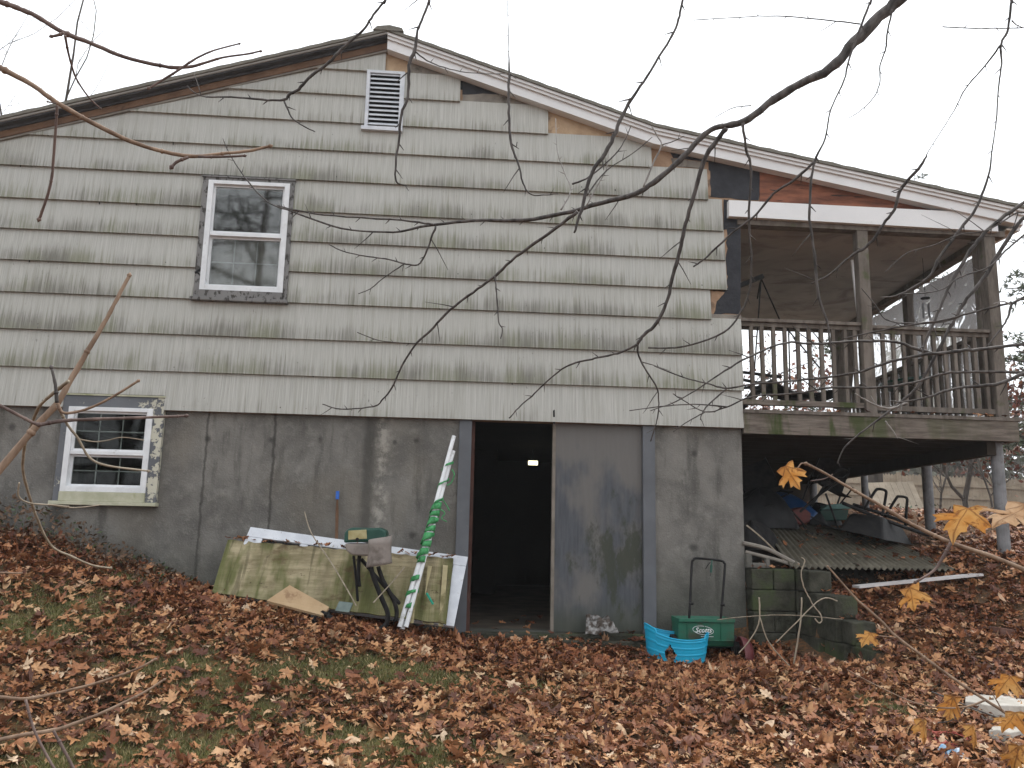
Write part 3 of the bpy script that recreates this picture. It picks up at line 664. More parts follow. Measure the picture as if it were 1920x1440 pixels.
# ---- windows
def window(tr, fr, meet, trim_mat, sill_mat, yo, label, curtain):
    X0, X1, Z0, Z1 = tr; a0, a1, c0, c1 = fr
    w = MB(); t = .052; yf = yo-.035
    w.box(a0, a0+t, yf, yo+.06, c0, c1); w.box(a1-t, a1, yf, yo+.06, c0, c1); w.box(a0+t, a1-t, yf, yo+.06, c1-t*.75, c1); w.box(a0+t, a1-t, yf, yo+.06, c0, c0+t)
    w.box(a0+t, a1-t, yf+.012, yo+.05, meet-.018, meet+.018)
    wo = w.build('window', VINYL, house, bevel=.003); wo['label'] = label
    w = MB(); w.box(X0, a0, yo-.022, yo+.04, Z0+.0, Z1); w.box(a1, X1, yo-.022, yo+.04, Z0, Z1); w.box(a0, a1, yo-.022, yo+.04, c1, Z1-.001); w.build('window_trim', trim_mat, wo)
    w = MB(); w.box(X0-.02, X1+.015, yo-.06, yo+.04, Z0-.035, Z0-.001); w.box(a0, a1, yo-.045, yo+.04, Z0, c0-.001); w.build('window_sill', sill_mat, wo, bevel=.004)
    w = MB(); w.box(X0-.01, X1+.01, yo-.035, yo+.03, Z1, Z1+.016); w.build('drip_cap', sill_mat, wo)
    for lo, hi, yy in ((c0+t, meet-.018, yo+.030), (meet+.018, c1-t*.75, yo+.012)):
        w = MB(); s = .02; w.box(a0+t, a0+t+s, yy-.012, yy+.012, lo, hi); w.box(a1-t-s, a1-t, yy-.012, yy+.012, lo, hi); w.box(a0+t+s, a1-t-s, yy-.012, yy+.012, lo, lo+s); w.box(a0+t+s, a1-t-s, yy-.012, yy+.012, hi-s, hi); w.build('sash', VINYL, wo)
        w = MB(); w.box(a0+t+s, a1-t-s, yy-.002, yy+.002, lo+s, hi-s); w.build('pane', GLASSUP if curtain else GLASSLO, wo)
        if curtain and lo > meet: continue
        w = MB(); p0, p1 = a0+t+s, a1-t-s
        for k in (1, 2): xx = p0+(p1-p0)*k/3; w.box(xx-.006, xx+.006, yy+.006, yy+.011, lo+s, hi-s)
        w.box(p0, p1, yy+.0115, yy+.015, (lo+hi)/2-.006, (lo+hi)/2+.006); w.build('muntin_grid', MUNT, wo)
    w = MB()
    if curtain:
        w.grid(lambda i, j: (a0+i*(a1-a0), yo+.13+.012*math.sin(i*40), c0+j*(c1-c0)*.56), 60, 2); w.build('curtain', CURT, wo)
        w = MB(); w.box(a0-.1, a1+.1, yo+.60, yo+.62, c0-.1, c1+.1); w.build('dim_room_back', ROOM, wo)
    return wo
window(UW, (xz(385, 450)[0], xz(539, 450)[0], xz(455, 549)[1], xz(468, 345)[1]), xz(462, 444)[1], WTRIM2, WTRIM2, -.03, 'upper window with white vinyl frame and dark peeling trim', True)
window(LW, (xz(124, 842)[0], xz(283, 842)[0], xz(196, 923)[1], xz(210, 765)[1]), xz(203, 850)[1], WTRIM, OLDWHITE if False else weathered('mossy_sill', (.36, .36, .25), (.48, .47, .36), 8, .8, .002, dirt=(.2, .23, .08)), -.01, 'basement window with wide grey trim peeling to cream', False)
# black cable clip left of the upper window
cb = MB(); q = P(366, 512, -.05); cb.bar(q, q+Vector((.06, 0, .05)), .02, .02); cb.bar(q+Vector((.01, 0, .02)), q+Vector((.06, 0, -.03)), .012, .012); cb.build('bracket', BLACK, house)
# ---- basement doorway
jl = xz(855, 1000)[0]; jr = xz(1229, 1000)[0]
db = MB(); db.box(jl, DX0, -.015, .05, -.04, ZS-.004); jam = db.build('door_frame', TRIM, house, bevel=.003)
db = MB(); db.box(DX1, jr, -.015, .05, -.04, ZS-.004); db.build('side_casing', TRIM, jam, bevel=.003)
db = MB(); db.box(DX0, DX0+.035, .052, .24, -.02, 2.02); db.build('inner_jamb', REDJ, jam)
db = MB(); db.box(DX0-.05, DX1+.02, -.10, .12, -.16, -.022); db.box(DX0+.25, DX1+.02, -.2, -.1, -.2, -.07); db.build('door_sill', BLOCK, house, bevel=.01)
xs = xz(1041, 1000)[0]
db = MB(); db.box(xs, DX1-.003, .035, .075, -.015, 2.025); dp = db.build('sliding_door', DOORP, house)
db = MB(); db.box(xs-.032, xs-.001, .028, .085, -.018, 2.02); db.build('door_edge', EDGE, dp, bevel=.003)

# ---- roof
YR = -.16
def rz(u, v): return xz(u, v, YR)
pk, kk, rr = rz(727, 55), rz(1227, 233), rz(1925, 388); lf = rz(0, 220); sl_ = (pk[1]-lf[1])/(pk[0]-lf[0]); le = (-5.35, pk[1]+(-5.35-pk[0])*sl_)
th = .028
rb = MB()
def rough_edge(a, c, y0, y1, t, n):
    pts = [];
    for i in range(n+1):
        k = i/n; x = a[0]+(c[0]-a[0])*k; z = a[1]+(c[1]-a[1])*k; st = (i % 2)*.006+random.uniform(0, .005)
        pts.append((x, z+st))
    return rb.prism([(a[0], a[1]-t), (c[0], c[1]-t)]+pts[::-1], y0, y1)
rough_edge(le, pk, YR-.02, 9.85, th, 40); rough_edge(pk, kk, YR-.02, 9.85, th, 30)
rough_edge(kk, rr, YR-.02, 4.7, th, 36)
rb.prism([(pk[0]-.15, pk[1]-.028), (pk[0]-.11, pk[1]+.014), (pk[0]+.02, pk[1]+.034), (pk[0]+.15, pk[1]+.008), (pk[0]+.17, pk[1]-.028)], YR-.03, 9.85)
rf = rb.build('roof', ROOF, house)
def strip(name, mat, a, c, t0, t1, y0, y1, parent):      # board under the roof line, t = distance below it
    bb = MB(); bb.prism([(a[0], a[1]-t1), (c[0], c[1]-t1), (c[0], c[1]-t0), (a[0], a[1]-t0)], y0, y1); return bb.build(name, mat, parent)
strip('drip_edge', DRIP, le, pk, .029, .043, YR, YR+.03, rf); 
strip('roof_deck', DARKB, le, pk, .044, .060, YR+.02, 9.8, rf)
strip('roof_deck', DARKB, pk, kk, .036, .075, YR+.06, 9.8, rf); strip('roof_deck', DARKB, kk, rr, .036, .07, YR+.06, 4.6, rf)
strip('rake_board_and_shadow', DARKB, le, pk, .061, .088, -.075, -.02, house); strip('rake_board_and_shadow', BROWNB, le, pk, .089, .160, -.060, -.018, house)  # dark upper strip paints the shadow gap; the brown one is the real board
strip('ragged_caulk', GREYSH, le, pk, .1605, .182, -.05, -.018, house)
def whiteboards(a, c, y_end=None):
    strip('white_rake_board', WHITEM, a, c, .029, .060, YR+.0, YR+.055, house); strip('white_rake_board', WHITEM, a, c, .0605, .092, YR+.02, YR+.07, house)
    strip('white_rake_board', WHITEM, a, c, .0925, .195, YR+.045, YR+.10, house)
whiteboards(pk, kk); whiteboards(kk, (rr[0]-.02, rr[1]+.004))
strip('rake_soffit', WHITEM, pk, kk, .18, .194, YR+.1, 0.0, house); strip('rake_soffit', WHITEM, kk, rr, .18, .194, YR+.1, 0.0, house)
bb = MB(); bb.box(rr[0]-.10, rr[0]-.02, YR+.10, 4.6, rr[1]-.235, rr[1]-.06); bb.build('eave_fascia', WHITEM, house)
bb = MB(); bb.box(XR, rr[0]-.10, YR+.10, 4.6, rr[1]-.235, rr[1]-.215); bb.build('eave_soffit', weathered('soffit_tan', (.38, .32, .26), (.46, .40, .33), 4), house)
# header over the porch opening
h0, h1 = xz(1367, 375, -.08), xz(1367, 405, -.08); h2 = xz(1872, 434, -.08); h3 = xz(1800, 400, -.08)
bb = MB(); bb.prism([(h1[0], h1[1]), (h2[0], h2[1]), (h2[0], h2[1]+.16), (h3[0], h3[1]+.02), (h0[0], h0[1])], -.08, -.0095); bb.build('white_header_board', WHITEM, house)
bb = MB(); bb.box(HX1, XR, -.03, .10, h1[1]-.065, h1[1]-.001); bb.build('header_beam', LUMBER, house)
# ---- porch
ZC = h1[1]-.03
DT, DB = xz(1650, 783)[1], xz(1650, 821)[1]
XE = xz(1905, 810)[0]; XB = P(1525, 900, 5.7).x+.12; YB = 5.8
def quad_xy(mb, x0, x1f, x1b, y0, y1, z0, z1, zb=0):
    return mb.add([(x0, y0, z0), (x1f, y0, z0), (x1b, y1, z0+zb), (x0, y1, z0+zb), (x0, y0, z1), (x1f, y0, z1), (x1b, y1, z1+zb), (x0, y1, z1+zb)],
                  [(0, 3, 2, 1), (4, 5, 6, 7), (0, 1, 5, 4), (1, 2, 6, 5), (2, 3, 7, 6), (3, 0, 4, 7)])
bb = MB(); quad_xy(bb, HX1+.002, XE+.04, XB+.04, -.06, YB, DT, DT+.035); bb.build('deck_floor', LUMBER, house)
bb = MB(); bb.box(HX1-.0, XE, -.045, -.003, DB, DT-.002); bb.build('rim_board', RIM, house)
bb = MB(); quad_xy(bb, XE-.05, XE, XB, .0, YB, DB, DT-.002); 
v = bb.v; bb.v = [(XE-.045, 0, DB), (XE, 0, DB), (XB, YB, DB), (XB-.045, YB, DB), (XE-.045, 0, DT-.002), (XE, 0, DT-.002), (XB, YB, DT-.002), (XB-.045, YB, DT-.002)]
bb.build('side_rim_board', RIM, house)
bb = MB()
for k in range(14):
    y = .35+k*.41; xe = XE+(XB-XE)*y/YB-.05; bb.box(HX1+.01, xe, y, y+.04, DB+.01, DT-.003)
bb.box(HX1+.01, XE-.06, .0, .04, DB, DT-.003)
bb.add([(XE-.30, .05, DB-.14), (XE-.20, .05, DB-.14), (XB-.20, YB-.05, DB-.14), (XB-.30, YB-.05, DB-.14), (XE-.30, .05, DB), (XE-.20, .05, DB), (XB-.20, YB-.05, DB), (XB-.30, YB-.05, DB)],
       [(0, 3, 2, 1), (4, 5, 6, 7), (0, 1, 5, 4), (1, 2, 6, 5), (2, 3, 7, 6), (3, 0, 4, 7)])
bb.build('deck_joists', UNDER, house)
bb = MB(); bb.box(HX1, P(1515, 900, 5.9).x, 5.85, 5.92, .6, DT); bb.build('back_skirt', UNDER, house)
for (ut, ub, vt, vb_, Y, wd) in ((1872, 1881, 850, 1045, .12, 23), (1738, 1744, 868, 1004, 1.9, 19), (1621, 1623, 880, 968, 3.8, 13), (1524, 1526, 888, 950, 5.5, 14)):
    xc = (P(ut, vt, Y).x+P(ub, vb_, Y).x)/2; zbm = P(ub, vb_, Y).z-.15
    bb = MB(); r = wpx(wd, Y)/2; bb.tube([(xc, Y, zbm), (xc, Y, DB-.003)], r, 16); bb.tube([(xc, Y, DB-.02), (xc, Y, DB-.003)], r*1.3, 16); bb.build('support_column', POSTM, house, smooth=False)
def porch_post(uc, vc, w, y0, y1, top=ZC, xoff=0):
    xc = P(uc, vc, y0).x; bb = MB(); bb.box(xc-w/2, xc+w/2, y0, y1, DT+.036, top); return bb.build('porch_post', LUMBER, house, bevel=.006), xc
_, xm = porch_post(1626, 600, .118, -.02, .09); _, xrp = porch_post(1868, 600, .125, -.02, .11, h1[1]-.066)
porch_post(1848, 600, .09, .115, .20)
def railing(x0, x1, y, zt, zbm, us, dirx=True, par=house):
    bb = MB(); bb.box(x0, x1, y-.05, y+.05, zt-.035, zt); bb.box(x0, x1, y-.018, y+.018, zt-.08, zt-.035)
    r = bb.build('railing', LUMBER, par, bevel=.003)
    bb = MB(); bb.box(x0, x1, y-.03, y+.03, zbm-.055, zbm); bb.build('bottom_rail', RIM if us[0] < 1500 else LUMBER, r, bevel=.003)
    for u in us:
        xc = P(u, 680, y).x; bb = MB(); w = random.uniform(.017, .020); tl = random.uniform(-.006, .006)
        bb.bar((xc, y-.001, zbm+.001), (xc+tl, y-.001, zt-.081), 2*w, .034, up=(0, 1, 0)); bb.build('baluster', LUMBER, r)
    return r
zt = xz(1500, 600)[1]; zbm = xz(1500, 751)[1]
railing(HX1+.01, xm-.06, .045, zt, zbm, [1410, 1430, 1451, 1472, 1497, 1519, 1541, 1563, 1585, 1604])
zt2 = xz(1750, 614)[1]; zbm2 = xz(1750, 763)[1]
railing(xm+.06, xrp-.064, .045, zt2, zbm2, [1657, 1676, 1695, 1716, 1735, 1753, 1773, 1791, 1811, 1829, 1847])
# side railing along the right edge
def sx(y): return XE-.12+(XB-XE)*y/YB
bb = MB(); 
for z0_, z1_, w in ((zt-.04, zt, .05),):
    bb.add([(sx(.2)-w, .2, z0_), (sx(.2)+w, .2, z0_), (sx(4.3)+w, 4.3, z0_), (sx(4.3)-w, 4.3, z0_), (sx(.2)-w, .2, z1_), (sx(.2)+w, .2, z1_), (sx(4.3)+w, 4.3, z1_), (sx(4.3)-w, 4.3, z1_)],
           [(0, 3, 2, 1), (4, 5, 6, 7), (0, 1, 5, 4), (1, 2, 6, 5), (2, 3, 7, 6), (3, 0, 4, 7)])
sr = bb.build('railing', LUMBER, house)
y = .34
while y < 4.25:
    if all(abs(y-p) > .1 for p in (1.9, 4.3)):
        bb = MB(); bb.box(sx(y)-.018, sx(y)+.018, y-.018, y+.018, zbm+.001, zt-.041); bb.build('baluster', LUMBER, sr)
    y += .145
for yy in (1.9, 4.3):
    bb = MB(); bb.box(sx(yy)-.055, sx(yy)+.055, yy-.055, yy+.055, DT+.036, ZC-.02); bb.build('porch_post', LUMBER, house)
for xx in (HX1+.1, HX1+1.35):
    bb = MB(); bb.box(xx-.04, xx+.04, 4.3, 4.38, DT+.036, ZC-.05); bb.build('porch_post', LUMBER, house)
bb = MB(); quad_xy(bb, HX1+.002, XE-.02, XB-.08, .101, 4.5, ZC, ZC+.02); bb.build('porch_ceiling', CEIL, house)
bb = MB()
bb.add([(XE-.17, .11, ZC-.07), (XE-.05, .11, ZC-.07), (XB-.11, 4.4, ZC-.07), (XB-.23, 4.4, ZC-.07), (XE-.17, .11, ZC-.002), (XE-.05, .11, ZC-.002), (XB-.11, 4.4, ZC-.002), (XB-.23, 4.4, ZC-.002)],
       [(0, 3, 2, 1), (4, 5, 6, 7), (0, 1, 5, 4), (1, 2, 6, 5), (2, 3, 7, 6), (3, 0, 4, 7)])
bb.box(HX1+.01, XB-.18, 4.3, 4.4, ZC-.05, ZC-.002); bb.build('porch_beam', LUMBER, house)
for ya, yb2 in ((.26, 1.82), (1.98, 4.22)):
    for sgn, (za, zc) in enumerate(((zt+.02, ZC-.15), )):
        bb = MB(); bb.grid(lambda i, j: (sx(ya+(yb2-ya)*i)+.02+.03*math.sin(i*9+j*4+ya)*math.sin(j*7), ya+(yb2-ya)*i, DT+.1+(zc-DT-.1)*j), 24, 16); bb.build('plastic_sheet', PLAST, house, smooth=True)

# ================================================================== LOOSE THINGS
def fr(O, A, B):                            # local frame: O origin, A along, B across, N outwards
    U = (A-O).normalized(); N = U.cross((B-O)).normalized(); V = N.cross(U) if False else (B-O-U*(B-O).dot(U)).normalized()
    return O, U, V, N
# white old door lying on its long edge against the wall
O = P(470, 990, -.10); A = P(877, 1046, -.10); B = P(851, 1176, -.52)
W_ = (A-O).length; C_ = O+(B-A); Hh = (B-A).length
U = (A-O).normalized(); V = (B-A)-U*(B-A).dot(U); V.normalize(); N = V.cross(U); N = N if N.y < 0 else -N
dr = empty('old_door', tuple(O+V*Hh), 'white panelled door lying on its long edge behind the mossy plywood, leaning on the concrete', 'door')
sh = (B-A).dot(U)/Hh
def pbox(mb, a0, a1, b0, b1, c0, c1):       # sheared to follow the photo's leaning edges
    Vs = V+U*sh; return mb.frame(O, U, Vs, N, a0, a1, b0, b1, c0, c1)
b = MB(); pbox(b, 0, W_, 0, .105, -.02, .02); b.build('stile', OLDWHITE, dr, bevel=.004)
b = MB(); pbox(b, 0, .15, .106, Hh, -.02, .018); b.build('rail', OLDWHITE, dr, bevel=.004)
b = MB(); pbox(b, W_-.12, W_, .106, Hh, -.02, .018); b.build('rail', OLDWHITE, dr, bevel=.004)
b = MB(); pbox(b, .50, .575, .106, Hh-.11, -.018, .016); pbox(b, .575, W_-.121, .45, .53, -.018, .016); b.build('glazing_bar', OLDWHITE, dr, bevel=.004)
b = MB(); pbox(b, .151, W_-.121, Hh-.109, Hh, -.02, .018); b.build('stile', OLDWHITE, dr)
b = MB(); pbox(b, .151, .499, .106, Hh-.11, -.004, .0); pbox(b, .576, W_-.121, .106, .449, -.004, .0); b.build('dark_glass', BLACK, dr)
# mossy plywood sheet, warped and delaminating
O2 = P(428, 1013, -.20); A2 = P(850, 1048, -.20); D2 = P(398, 1112, -.62); B2 = P(836, 1170, -.62)
def ply(i, j):
    p = O2*(1-i)*(1-j)+A2*i*(1-j)+B2*i*j+D2*(1-i)*j
    w = .030*math.sin(i*62+1.2*j)*(.35+.65*math.sin(i*9)**2)+.012*math.sin(i*17+3*j)
    if i > .55: w += .014*math.sin(i*62+2*j)
    e = .004*math.sin(i*90)+.003*math.sin(i*37)
    return p+Vector((0, -w, e if j < .02 else 0))
b = MB(); b.grid(ply, 120, 12); o = b.build('plywood_sheet', MOSSY, solid=.014); tag(o, 'warped plywood sheet green with moss, leaning in front of the white door', 'plywood')
pr = o; KP = empty  # torn veneer strips
for (u, v, l, wd) in ((812, 1062, .52, .10), (835, 1060, .55, .045), (783, 1064, .50, .03)):
    t = P(u, v, -.27); bt = t+Vector((-.02, -.34, -l*.93))
    b = MB(); b.bar(t, bt, wd, .006, up=(0, 1, .8)); x_ = b.build('peeled_veneer', TANB if False else weathered('pale_plywood', (.30, .25, .14), (.42, .36, .21), 9, .9, .002, dirt=(.15, .13, .06)), pr)
    # parent offset handled in build
# tan board scrap
O3 = [P(500, 1126, -.85), P(543, 1097, -.75), P(617, 1138, -.80), P(606, 1154, -.9)]
b = MB(); b.add([p+Vector((0, 0, .0)) for p in O3]+[p+Vector((0, .012, -.02)) for p in O3], [(0, 1, 2, 3), (7, 6, 5, 4), (0, 4, 5, 1), (1, 5, 6, 2), (2, 6, 7, 3), (3, 7, 4, 0)])
tag(b.build('board_scrap', TANB), 'clean tan board scrap lying on leaves below the mossy plywood', 'board')
# machine with green lid and beige hopper on black tube legs
Yg = -.78
base = P(690, 1165, Yg)
gm = empty('garden_shredder', (base.x, base.y, Hs(base.x, base.y)), 'small machine with green lid and beige chute on curved black legs, before the mossy plywood', 'garden machine')
def pbx(pts, y0, y1):                        # photo polygon at depth Y extruded towards the wall
    mb = MB(); mb.prism([(P(u, v, y0).x, P(u, v, y0).z) for u, v in pts], y0, y1); return mb
b = pbx([(644, 1018), (646, 998), (653, 991), (662, 989), (700, 990), (712, 989), (724, 995), (725, 1015)], Yg, Yg+.30); b.build('lid', GREEN, gm, bevel=.018)
b = pbx([(653, 1012), (653, 995), (687, 993), (688, 1010)], Yg-.006, Yg-.001); b.build('gold_label', GOLD, gm, bevel=.002)
b = MB(); q = P(670, 1011, Yg-.008); b.lathe((q.x, q.y, q.z), [(0, -.012), (.014, -.012), (.014, .004)], 12, axis='y'); b.build('knob', BLACK, gm)
b = pbx([(646, 1019), (728, 1019), (724, 1030), (706, 1044), (660, 1041), (649, 1033)], Yg+.01, Yg+.28); b.build('hopper', BEIGE, gm, bevel=.015)
b = MB(); c0 = P(692, 1022, Yg-.05)
def chute(i, j):
    t = math.pi*(1.0*i); w = .10-.02*j+.03*j*j
    return Vector((c0.x+.095+(-math.cos(t))*w, c0.y-.01-.08*math.sin(t), c0.z+.04-.21*j+(.05*i if j < .1 else 0)-.02*math.cos(t)*j))
b.grid(chute, 14, 8); b.build('chute', BEIGE, gm, smooth=True, solid=.006)
def ptube(pts, w, Y, n=8):
    mb = MB(); PP = [P(u, v, Y if not hasattr(Y, '__len__') else Y[i]) for i, (u, v) in enumerate(pts)]; PP = smooth_path(PP)
    mb.tube(PP, wpx(w, -.6)/2, n); return mb
def smooth_path(pp, k=4):
    if len(pp) < 3: return pp
    out = []
    for i in range(len(pp)-1):
        p0, p1, p2, p3 = pp[max(i-1, 0)], pp[i], pp[i+1], pp[min(i+2, len(pp)-1)]
        for j in range(k):
            t = j/k; out.append(.5*((2*p1)+(p2-p0)*t+(2*p0-5*p1+4*p2-p3)*t*t+(3*p1-p0-3*p2+p3)*t**3))
    return out+[pp[-1]]
for pts, w, Y in (([(663, 1042), (668, 1090), (672, 1145)], 5, Yg+.2), ([(674, 1042), (672, 1075), (674, 1100)], 7, Yg+.1),
                  ([(694, 1045), (698, 1075), (715, 1120), (727, 1150), (724, 1170), (712, 1180)], 9, Yg-.04), ([(709, 1062), (718, 1088), (738, 1125), (744, 1150), (740, 1165)], 8, Yg+.0),
                  ([(677, 1048), (700, 1075), (726, 1105), (752, 1135)], 7, Yg+.25)):
    ptube(pts, w, Y).build('leg', RUBBER, gm, smooth=True)
# bundle of white poles with green strap
pb = empty('pole_bundle', tuple(P(755, 1182, -.62)), 'bundle of white poles wrapped in green strap, leaning beside the doorway', 'pole bundle')
pa, pz = P(851, 818, -.06), P(754, 1180, -.62)
pa2, pz2 = P(850, 846, -.07), P(749, 1176, -.66)
pa3, pz3 = P(846, 858, -.09), P(761, 1176, -.66)
for a_, z_ in ((pa, pz), (pa2, pz2), (pa3, pz3)):
    b = MB(); b.tube([a_, z_], .021, 10); b.build('pole', WHITEP, pb)
D_ = (pz-pa); Lp = D_.length; D_.normalize(); X1 = D_.cross(Vector((0, 1, 0))).normalized(); Y1_ = D_.cross(X1)
def wrap(t0, t1, turns, r, wd, ph=0):
    mb = MB(); n = int(turns*18); vs, fs = [], []
    cen = lambda t: (pa*.34+pa2*.33+pa3*.33)*(1-t)+(pz*.34+pz2*.33+pz3*.33)*t
    for i in range(n+1):
        k = i/n; a = ph+turns*2*math.pi*k; t = t0+(t1-t0)*k; rr_ = r*(1+.14*math.sin(k*67)+.10*math.sin(k*151))
        for s_ in (-.5, .5):
            vs.append(cen(t)+(X1*math.cos(a)+Y1_*math.sin(a))*rr_*(1+(.1 if s_ > 0 else 0))+D_*wd*s_*(1+.3*math.sin(k*23)))
    for i in range(n): fs.append((2*i, 2*i+1, 2*i+3, 2*i+2))
    mb.add(vs, fs); return mb
wrap(.34, .66, 7.5, .037, .060).build('strap', GSTRAP, pb, smooth=True, solid=.003)
wrap(.36, .64, 3.3, .042, .05, 2).build('strap', GSTRAP, pb, smooth=True, solid=.003)
wrap(.74, .90, 2.2, .041, .04, 1).build('strap', GSTRAP, pb, smooth=True, solid=.003)
wrap(.08, .34, 2.4, .040, .022, 0).build('strap', GSTRAP, pb, smooth=True, solid=.003)
for pts in ([(828, 935), (836, 945), (843, 958)], [(826, 955), (834, 962), (828, 972), (838, 978)], [(770, 1115), (760, 1125), (752, 1145)], [(847, 880), (852, 890), (846, 905), (838, 910)]):
    mb = MB(); pp = smooth_path([P(u, v, -.30) for u, v in pts]); mb.tube(pp, .006, 5); mb.build('loose_strap_end', GSTRAP, pb)
# stake with blue top
st = empty('stake', tuple(P(630, 1005, -.06)), 'thin rusty stake with blue tip standing against the concrete wall', 'stake')
mb = MB(); mb.tube([P(631, 1012, -.08), P(632, 960, -.04), P(632.5, 936, -.03)], [wpx(6)/2, wpx(6.5)/2, wpx(4)/2], 6); mb.build('shaft', BROWNB, st)
mb = MB(); mb.tube([P(632.5, 936, -.03), P(633, 921, -.025)], wpx(7)/2, 6); mb.build('blue_tip', weathered('blue_tape', (.02, .10, .42), (.03, .13, .5), 9, .5), st)
# thin stick
mb = MB(); mb.tube(smooth_path([P(571, 960, -.1), P(584, 1000, -.35), P(618, 1050, -.75), P(648, 1100, -.95), P(668, 1136, -1.05)]), [.006]*17, 6)
tag(mb.build('stick', VINE), 'long thin dry stick leaning across the mossy plywood', 'stick')
mb = MB(); mb.tube([P(758, 1064, -.55), P(735, 1092, -.75), P(700, 1130, -.95)], .006, 6); tag(mb.build('stick', VINE), 'short pale stick slanting behind the black hoses of the machine', 'stick')
# black coil, tray, litter
q = G(602, 1172); 
mb = MB(); pts = []
for k in range(150):
    a = k*.55; r = .075+.018*math.sin(k*1.3); pts.append(Vector((q.x+r*math.cos(a), q.y+.4*r*math.sin(a)+.01*math.sin(k), q.z+.05+r*.55*math.sin(a)+.012*math.cos(k*2.1))))
mb.tube(pts, .010, 5); tag(mb.build('wire_coil', RUBBER), 'small tangled black coil lying in the leaves', 'coil')
q = P(645, 1138, -1.0); mb = MB(); U_, V_ = Vector((.95, 0, -.1)), Vector((.25, .5, .75)).normalized(); N_ = U_.cross(V_)
mb.frame(q, U_, V_, N_, -.06, .06, -.045, .045, -.004, .004)
for s_ in (-.06, .055): mb.frame(q, U_, V_, N_, s_, s_+.006, -.045, .045, -.02, -.0045)
for s_ in (-.045, .0, .04): mb.frame(q, U_, V_, N_, -.0535, .0545, s_, s_+.004, -.02, -.0045)
tag(mb.build('plastic_tray', weathered('grey_green_plastic', (.09, .12, .11), (.14, .18, .165), 12, .5)), 'small grey green ribbed plastic tray beside the tan board', 'tray')
def crumple(name, q, sx_, sy_, sz_, mat, label, cat, n=9, up=.5):
    ph = random.uniform(0, 9)
    mb = MB(); mb.grid(lambda i, j: Vector((q[0]+(i-.5)*sx_+.1*sx_*math.sin(j*9+ph), q[1]+(j-.5)*sy_+.08*sy_*math.sin(i*8), Hs(q[0]+(i-.5)*sx_, q[1]+(j-.5)*sy_)+.02+sz_*(up+.5*math.sin(i*7+ph)*math.cos(j*6+ph))*math.sin(math.pi*min(1, .1+i))**.5)), n, n)
    return tag(mb.build(name, mat, solid=.003), label, cat)
crumple('candy_wrapper', G(675, 1160), .07, .05, .03, weathered('pink_foil', (.50, .10, .12), (.6, .5, .5), 30, .4), 'tiny pink wrapper on the leaves near the black legs', 'wrapper')
crumple('candy_wrapper', G(663, 1158), .05, .04, .03, weathered('blue_foil', (.05, .20, .5), (.2, .35, .6), 30, .4), 'tiny blue wrapper on the leaves near the black legs', 'wrapper')
mb = MB(); mb.bar(P(800, 1112, -.75), P(812, 1133, -.78), .022, .012); tag(mb.build('plastic_peg', weathered('teal_plastic', (.02, .25, .17), (.03, .3, .2), 9)), 'small teal plastic peg against the plywood', 'peg')
# foil bag at the sliding door
mb = MB(); q0, q1, q2, q3 = P(1098, 1154, -.03), P(1138, 1155, -.05), P(1160, 1186, -.22), P(1098, 1188, -.24)
mb.grid(lambda i, j: (q0*(1-i)+q1*i)*(1-j)+(q3*(1-i)+q2*i)*j+Vector((0, -.025*math.sin(i*11+j*5)*math.sin(j*8+i*3)-.03*math.sin(math.pi*j), .01*math.sin(i*14)+.012*math.sin(j*17+i*6))), 22, 16)
tag(mb.build('foil_bag', FOIL, solid=.004), 'crumpled silver and brown foil bag leaning on the foot of the grey door', 'bag')

# blue tub, torn
q = G(1268, 1242); tb = empty('plastic_tub', (q.x, q.y, q.z), 'torn bright blue flexible tub standing in leaves before the green spreader', 'tub')
R0, R1, HT = wpx(118, q.y)/2, wpx(102, q.y)/2, .26
vs, fs = [], []; nA, nH = 144, 32
for j in range(nH+1):
    h = j/nH
    for i in range(nA):
        a = 2*math.pi*i/nA; r = R1+(R0-R1)*h
        rim = 1+.26*math.cos(a)**2*(1 if math.cos(a) < 0 else .60)-.10*math.cos(a)
        z = HT*h*(rim if h > 0 else 1)
        if -2.4 < a-2*math.pi < -.6: z *= 1-.10*h
        rb_ = .0035*(1 if (j % 8 in (4, 5)) else 0)
        r2 = r+rb_+.012*math.sin(a*3+1)*h
        vs.append(Vector((q.x+r2*math.cos(a), q.y+.72*r2*math.sin(a), q.z-.01+z)))
for j in range(nH):
    for i in range(nA):
        a = 2*math.pi*(i+.5)/nA; h = (j+.5)/nH; ad = a-(2*math.pi-1.92)
        lo = .10; 
        if abs(ad+.04) < .20*math.exp(-((h-.38)/.25)**2) and h < .75: continue
        if (abs(a-math.pi) < .10) and .86 < h < .96: continue
        i2 = (i+1) % nA; fs.append((j*nA+i, j*nA+i2, (j+1)*nA+i2, (j+1)*nA+i))
mb = MB(); mb.add(vs, fs); mb.build('tub_wall', BLUE, tb, smooth=False, solid=.005)
mb = MB(); mb.tube([vs[nH*nA+i] for i in range(nA)]+[vs[nH*nA]], .0065, 6); mb.build('rim', BLUE, tb, smooth=True)
mb = MB(); mb.lathe((q.x, q.y, q.z), [(0, .01), (R1*.98, .01), (R1*.98, .0)], 40, sy=.72); mb.build('tub_bottom', BLUE, tb)

